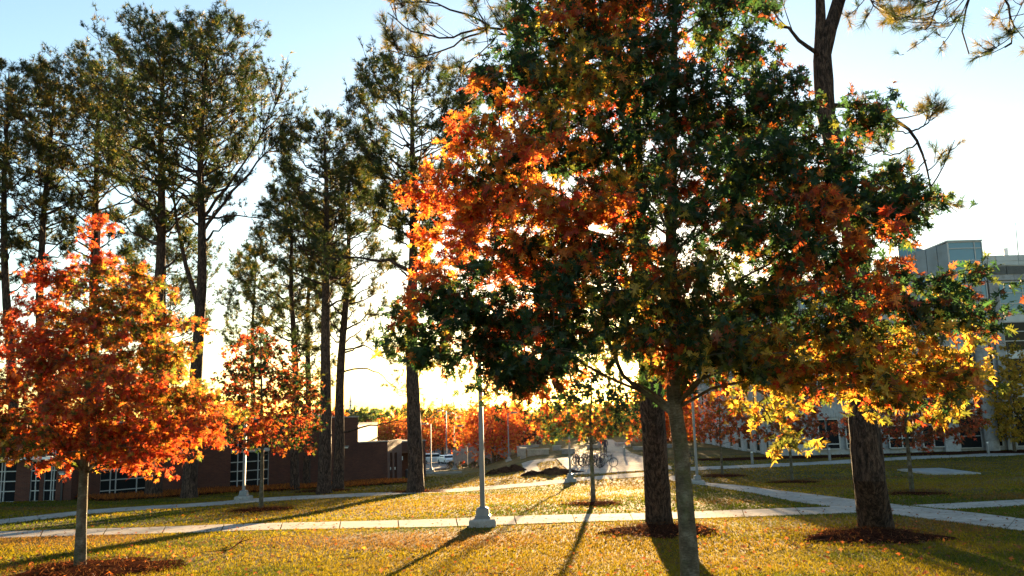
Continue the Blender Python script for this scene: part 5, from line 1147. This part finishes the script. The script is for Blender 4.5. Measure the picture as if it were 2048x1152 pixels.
# ------------------------------------------------------------------ person
def person():
    b = Gp(1211, 911.5); X, Y, z = b; z += 0.06; root = empty('person', (X, Y, z), 'person in dark clothes walking on the plaza behind the bicycles', 'person')
    J = {'pelvis': (0, 0, .93), 'chest': (0, .01, 1.28), 'neck': (0, 0, 1.48), 'head0': (0, -.01, 1.58), 'head1': (0, -.01, 1.7), 'shl': (-.19, 0, 1.42), 'ell': (-.25, .03, 1.14), 'hal': (-.24, -.08, .9),
         'shr': (.19, 0, 1.42), 'elr': (.25, .04, 1.14), 'har': (.25, -.04, .88), 'hil': (-.1, 0, .88), 'knl': (-.11, -.08, .5), 'anl': (-.11, .02, .1), 'tol': (-.12, -.13, .04), 'hir': (.1, 0, .88), 'knr': (.11, .02, .5), 'anr': (.11, .17, .12), 'tor': (.12, .04, .05)}
    rad = {'pelvis': .15, 'chest': .17, 'neck': .06, 'head0': .085, 'head1': .09, 'shl': .07, 'ell': .045, 'hal': .035, 'shr': .07, 'elr': .045, 'har': .035, 'hil': .09, 'knl': .06, 'anl': .042, 'tol': .04, 'hir': .09, 'knr': .06, 'anr': .042, 'tor': .04}
    E = [('pelvis', 'chest'), ('chest', 'neck'), ('neck', 'head0'), ('head0', 'head1'), ('chest', 'shl'), ('shl', 'ell'), ('ell', 'hal'), ('chest', 'shr'), ('shr', 'elr'), ('elr', 'har'), ('pelvis', 'hil'), ('hil', 'knl'), ('knl', 'anl'), ('anl', 'tol'), ('pelvis', 'hir'), ('hir', 'knr'), ('knr', 'anr'), ('anr', 'tor')]
    ks = list(J); me = bpy.data.meshes.new('body'); me.from_pydata([J[k] for k in ks], [(ks.index(a), ks.index(c)) for a, c in E], []); o = bpy.data.objects.new('body', me); sc.collection.objects.link(o); o.parent = root
    md = o.modifiers.new('skin', 'SKIN')
    for i, k in enumerate(ks): me.skin_vertices[0].data[i].radius = (rad[k],)*2 if k not in ('chest', 'pelvis') else (rad[k], rad[k]*.7)
    me.skin_vertices[0].data[0].use_root = True; o.modifiers.new('sub', 'SUBSURF').levels = 2; o.modifiers['sub'].render_levels = 2; me.materials.append(M['cloth'])
    m = MB(); m.lathe([(.001, z+1.82), (.07, z+1.8), (.1, z+1.74), (.105, z+1.66), (.09, z+1.6)], 12, (X, Y+.01, 0)); m.build('hair', M['black'], root, smooth=True)
    for s_ in (-1, 1):
        m = MB()
        for q in range(5):
            dx = s_*.245+(q-2)*.013*.9; L = (.05, .075, .08, .075, .055)[q]; m.tube([[X+dx, Y-.06, z+.88], [X+dx, Y-.065, z+.88-L*.6], [X+dx, Y-.055, z+.88-L]], [.009, .008, .006], 5)
        m.build('hand', M['skin'], root)
    m = MB(); m.lathe([(.001, z+1.54), (.05, z+1.55), (.075, z+1.62), (.078, z+1.7), (.05, z+1.76), (.001, z+1.78)], 12, (X, Y-.045, 0)); m.tube([[X, Y-.12, z+1.68], [X, Y-.14, z+1.645]], [.01, .016], 5); m.build('face', M['skin'], root, smooth=True)
person()

# ------------------------------------------------------------------ grass blades, fallen leaves, twig
def inpoly(P, poly):
    x, y = P[:, 0], P[:, 1]; c = np.zeros(len(P), bool); n = len(poly); j = n-1
    for i in range(n):
        xi, yi = poly[i]; xj, yj = poly[j]
        c ^= ((yi > y) != (yj > y)) & (x < (xj-xi)*(y-yi)/(yj-yi+1e-12)+xi); j = i
    return c
def clear(P):
    k = np.ones(len(P), bool)
    for poly in SLABP: k &= ~inpoly(P, poly)
    for cx, cy, rx, ry in MULCH: k &= ((P[:, 0]-cx)/rx)**2+((P[:, 1]-cy)/ry)**2 > 0.85*rng.uniform(0.6, 1.25, len(P))
    return k
def vis_area(y0, y1, n, power=1.0):
    Y = y0+(y1-y0)*rng.uniform(0, 1, n)**power; X = rng.uniform(-0.70, 0.70, n)*Y; return np.stack([X, Y], 1)
def grass():
    mb = MB()
    for (y0, y1, n, w, h) in ((8.0, 14, 125000, .006, .045), (14, 24, 110000, .0105, .05), (24, 46, 90000, .023, .06), (46, 72, 40000, .045, .08)):
        P = vis_area(y0, y1, n); P = P[clear(P)]; m = len(P)
        g_ = vnoise(np.c_[P*0.45, np.zeros(m)], 1.0, 77)+0.5*vnoise(np.c_[P*2.2, np.zeros(m)], 1.0, 78); P = P[rng.uniform(0, 1, m) < np.clip(0.95+0.3*vnoise(np.c_[P*0.9, np.zeros(m)], 1.0, 79), 0.3, 1)]; m = len(P)
        g_ = vnoise(np.c_[P*0.35, np.zeros(m)], 1.0, 77)+0.5*vnoise(np.c_[P*1.9, np.zeros(m)], 1.0, 78)+rng.normal(size=m)*0.28
        col = np.where((g_ > 0.55)[:, None], np.array([0.07, 0.09, 0.006]), np.where((g_ > -0.4)[:, None], np.array([0.185, 0.148, 0.007]), np.array([0.19, 0.132, 0.011])))*rng.uniform(.7, 1.15, (m, 1))
        br_n = vnoise(np.c_[P*[0.5, 0.9], np.zeros(m)], 1.0, 80)+rng.normal(size=m)*.25; col = np.where((br_n > 0.95)[:, None], np.array([0.17, 0.095, 0.022])*rng.uniform(.7, 1.1, (m, 1)), col)
        z = gz(P[:, 0], P[:, 1]); B = np.c_[P, z]; a = rng.uniform(0, 6.28, m); s_ = np.c_[np.cos(a), np.sin(a), 0*a]*w*rng.uniform(.6, 1.3, (m, 1))
        tip = B+np.c_[rng.normal(size=(m, 2))*h*.7, h*rng.uniform(.35, 1.2, m)]; V = np.stack([B-s_, B+s_, tip], 1).reshape(-1, 3); mb.add(V, np.arange(m*3).reshape(-1, 3), np.repeat(col, 3, 0))
    tag(mb.build('grass', M['blade']), 'short dry yellow green grass of the lawn', 'grass', kind='stuff')
grass()
def fallen():
    mb = MB(); P = np.concatenate([vis_area(8, 24, 2600), vis_area(24, 46, 2600)]); n = len(P)
    foc = np.array([[1.6, 12.0], [-7, 14], [2.4, 18], [5.6, 15.5]]); Q = foc[rng.integers(0, 4, 1100)]+rng.normal(size=(1100, 2))*[1.8, 1.6]; cm = np.array([(a_, b_) for a_, b_, _, _ in MULCH]); Q = np.concatenate([Q, cm[rng.integers(0, len(cm), 1500)]+rng.normal(size=(1500, 2))*[1.3, 1.5]]); P = np.concatenate([P, Q]); n = len(P)
    z = gz(P[:, 0], P[:, 1])+rng.uniform(.04, .075, n); up = rng.normal(size=(n, 3))*.35+[0, 0, 1]; d = np.c_[rng.normal(size=(n, 2)), np.zeros(n)]
    scatter(mb, small_leaf(), np.c_[P, z], frames(d, up), .085*rng.uniform(.5, 1.2, n), pick_cols(n, {'rust': .45, 'brown': .5, 'orange': .05}, rng)); tag(mb.build('fallen_leaves', M['leaf']), 'rust and brown leaves scattered over the grass', 'fallen leaves', kind='stuff')
    # loose straw on mulch
    mb = MB()
    for cx, cy, rx, ry in MULCH:
        m = int(1500*rx); a = rng.uniform(0, 6.28, m); q = np.sqrt(rng.uniform(0, 1, m))*1.1; X = cx+q*rx*np.cos(a); Y = cy+q*ry*np.sin(a); e = np.maximum(0, 1-q)
        B = np.c_[X, Y, gz(X, Y)+.03+.15*e**.7*(.9 if rx < 1.3 and ry < 1.45 else .6)]; d = rng.normal(size=(m, 3))*[1, 1, .35]; d /= np.linalg.norm(d, axis=1)[:, None]; s_ = np.cross(d, [0, 0, 1])*.006
        V = np.stack([B-s_, B+s_, B+d*.11+[0, 0, .015]], 1).reshape(-1, 3); mb.add(V, np.arange(m*3).reshape(-1, 3), np.repeat(pick_cols(m, {'rust': .2, 'brown': .8}, rng)*.8, 3, 0))
    # straw along the brick building
    m = 16000; t = rng.uniform(0, FB.L, m); dd = rng.uniform(0.2, 4.6, m); Q = FB.o+FB.u*t[:, None]+FB.n*dd[:, None]; B = np.c_[Q, gz(Q[:, 0], Q[:, 1])+.14]
    d = rng.normal(size=(m, 3))+[0, 0, .8]; d /= np.linalg.norm(d, axis=1)[:, None]; s_ = np.cross(d, [0.3, 1, 0])*.018; V = np.stack([B-s_, B+s_, B+d*.2], 1).reshape(-1, 3)
    mb.add(V, np.arange(m*3).reshape(-1, 3), np.repeat(pick_cols(m, {'rust': .4, 'orange': .4, 'brown': .2}, rng), 3, 0))
    tag(mb.build('pine_straw', M['blade']), 'loose reddish pine straw round the trunks and along the brick wall', 'pine straw', kind='stuff')
fallen()
a = Gp(458, 1104); b = Gp(490, 1083); m = MB(); c = (a+b)/2+[0.05, 0, .08]
m.tube([a+[0, 0, .04], c, b+[0, 0, .1]], [.008, .014, .006], 5); m.tube([c, c+[.25, .5, .06]], [.008, .004], 4); m.tube([a+[0, 0, .04], a+[-.5, -.3, .05]], [.008, .003], 4)
tag(m.build('fallen_twig', M['mulch']), 'bent fallen twig lying on the front lawn at left', 'twig')
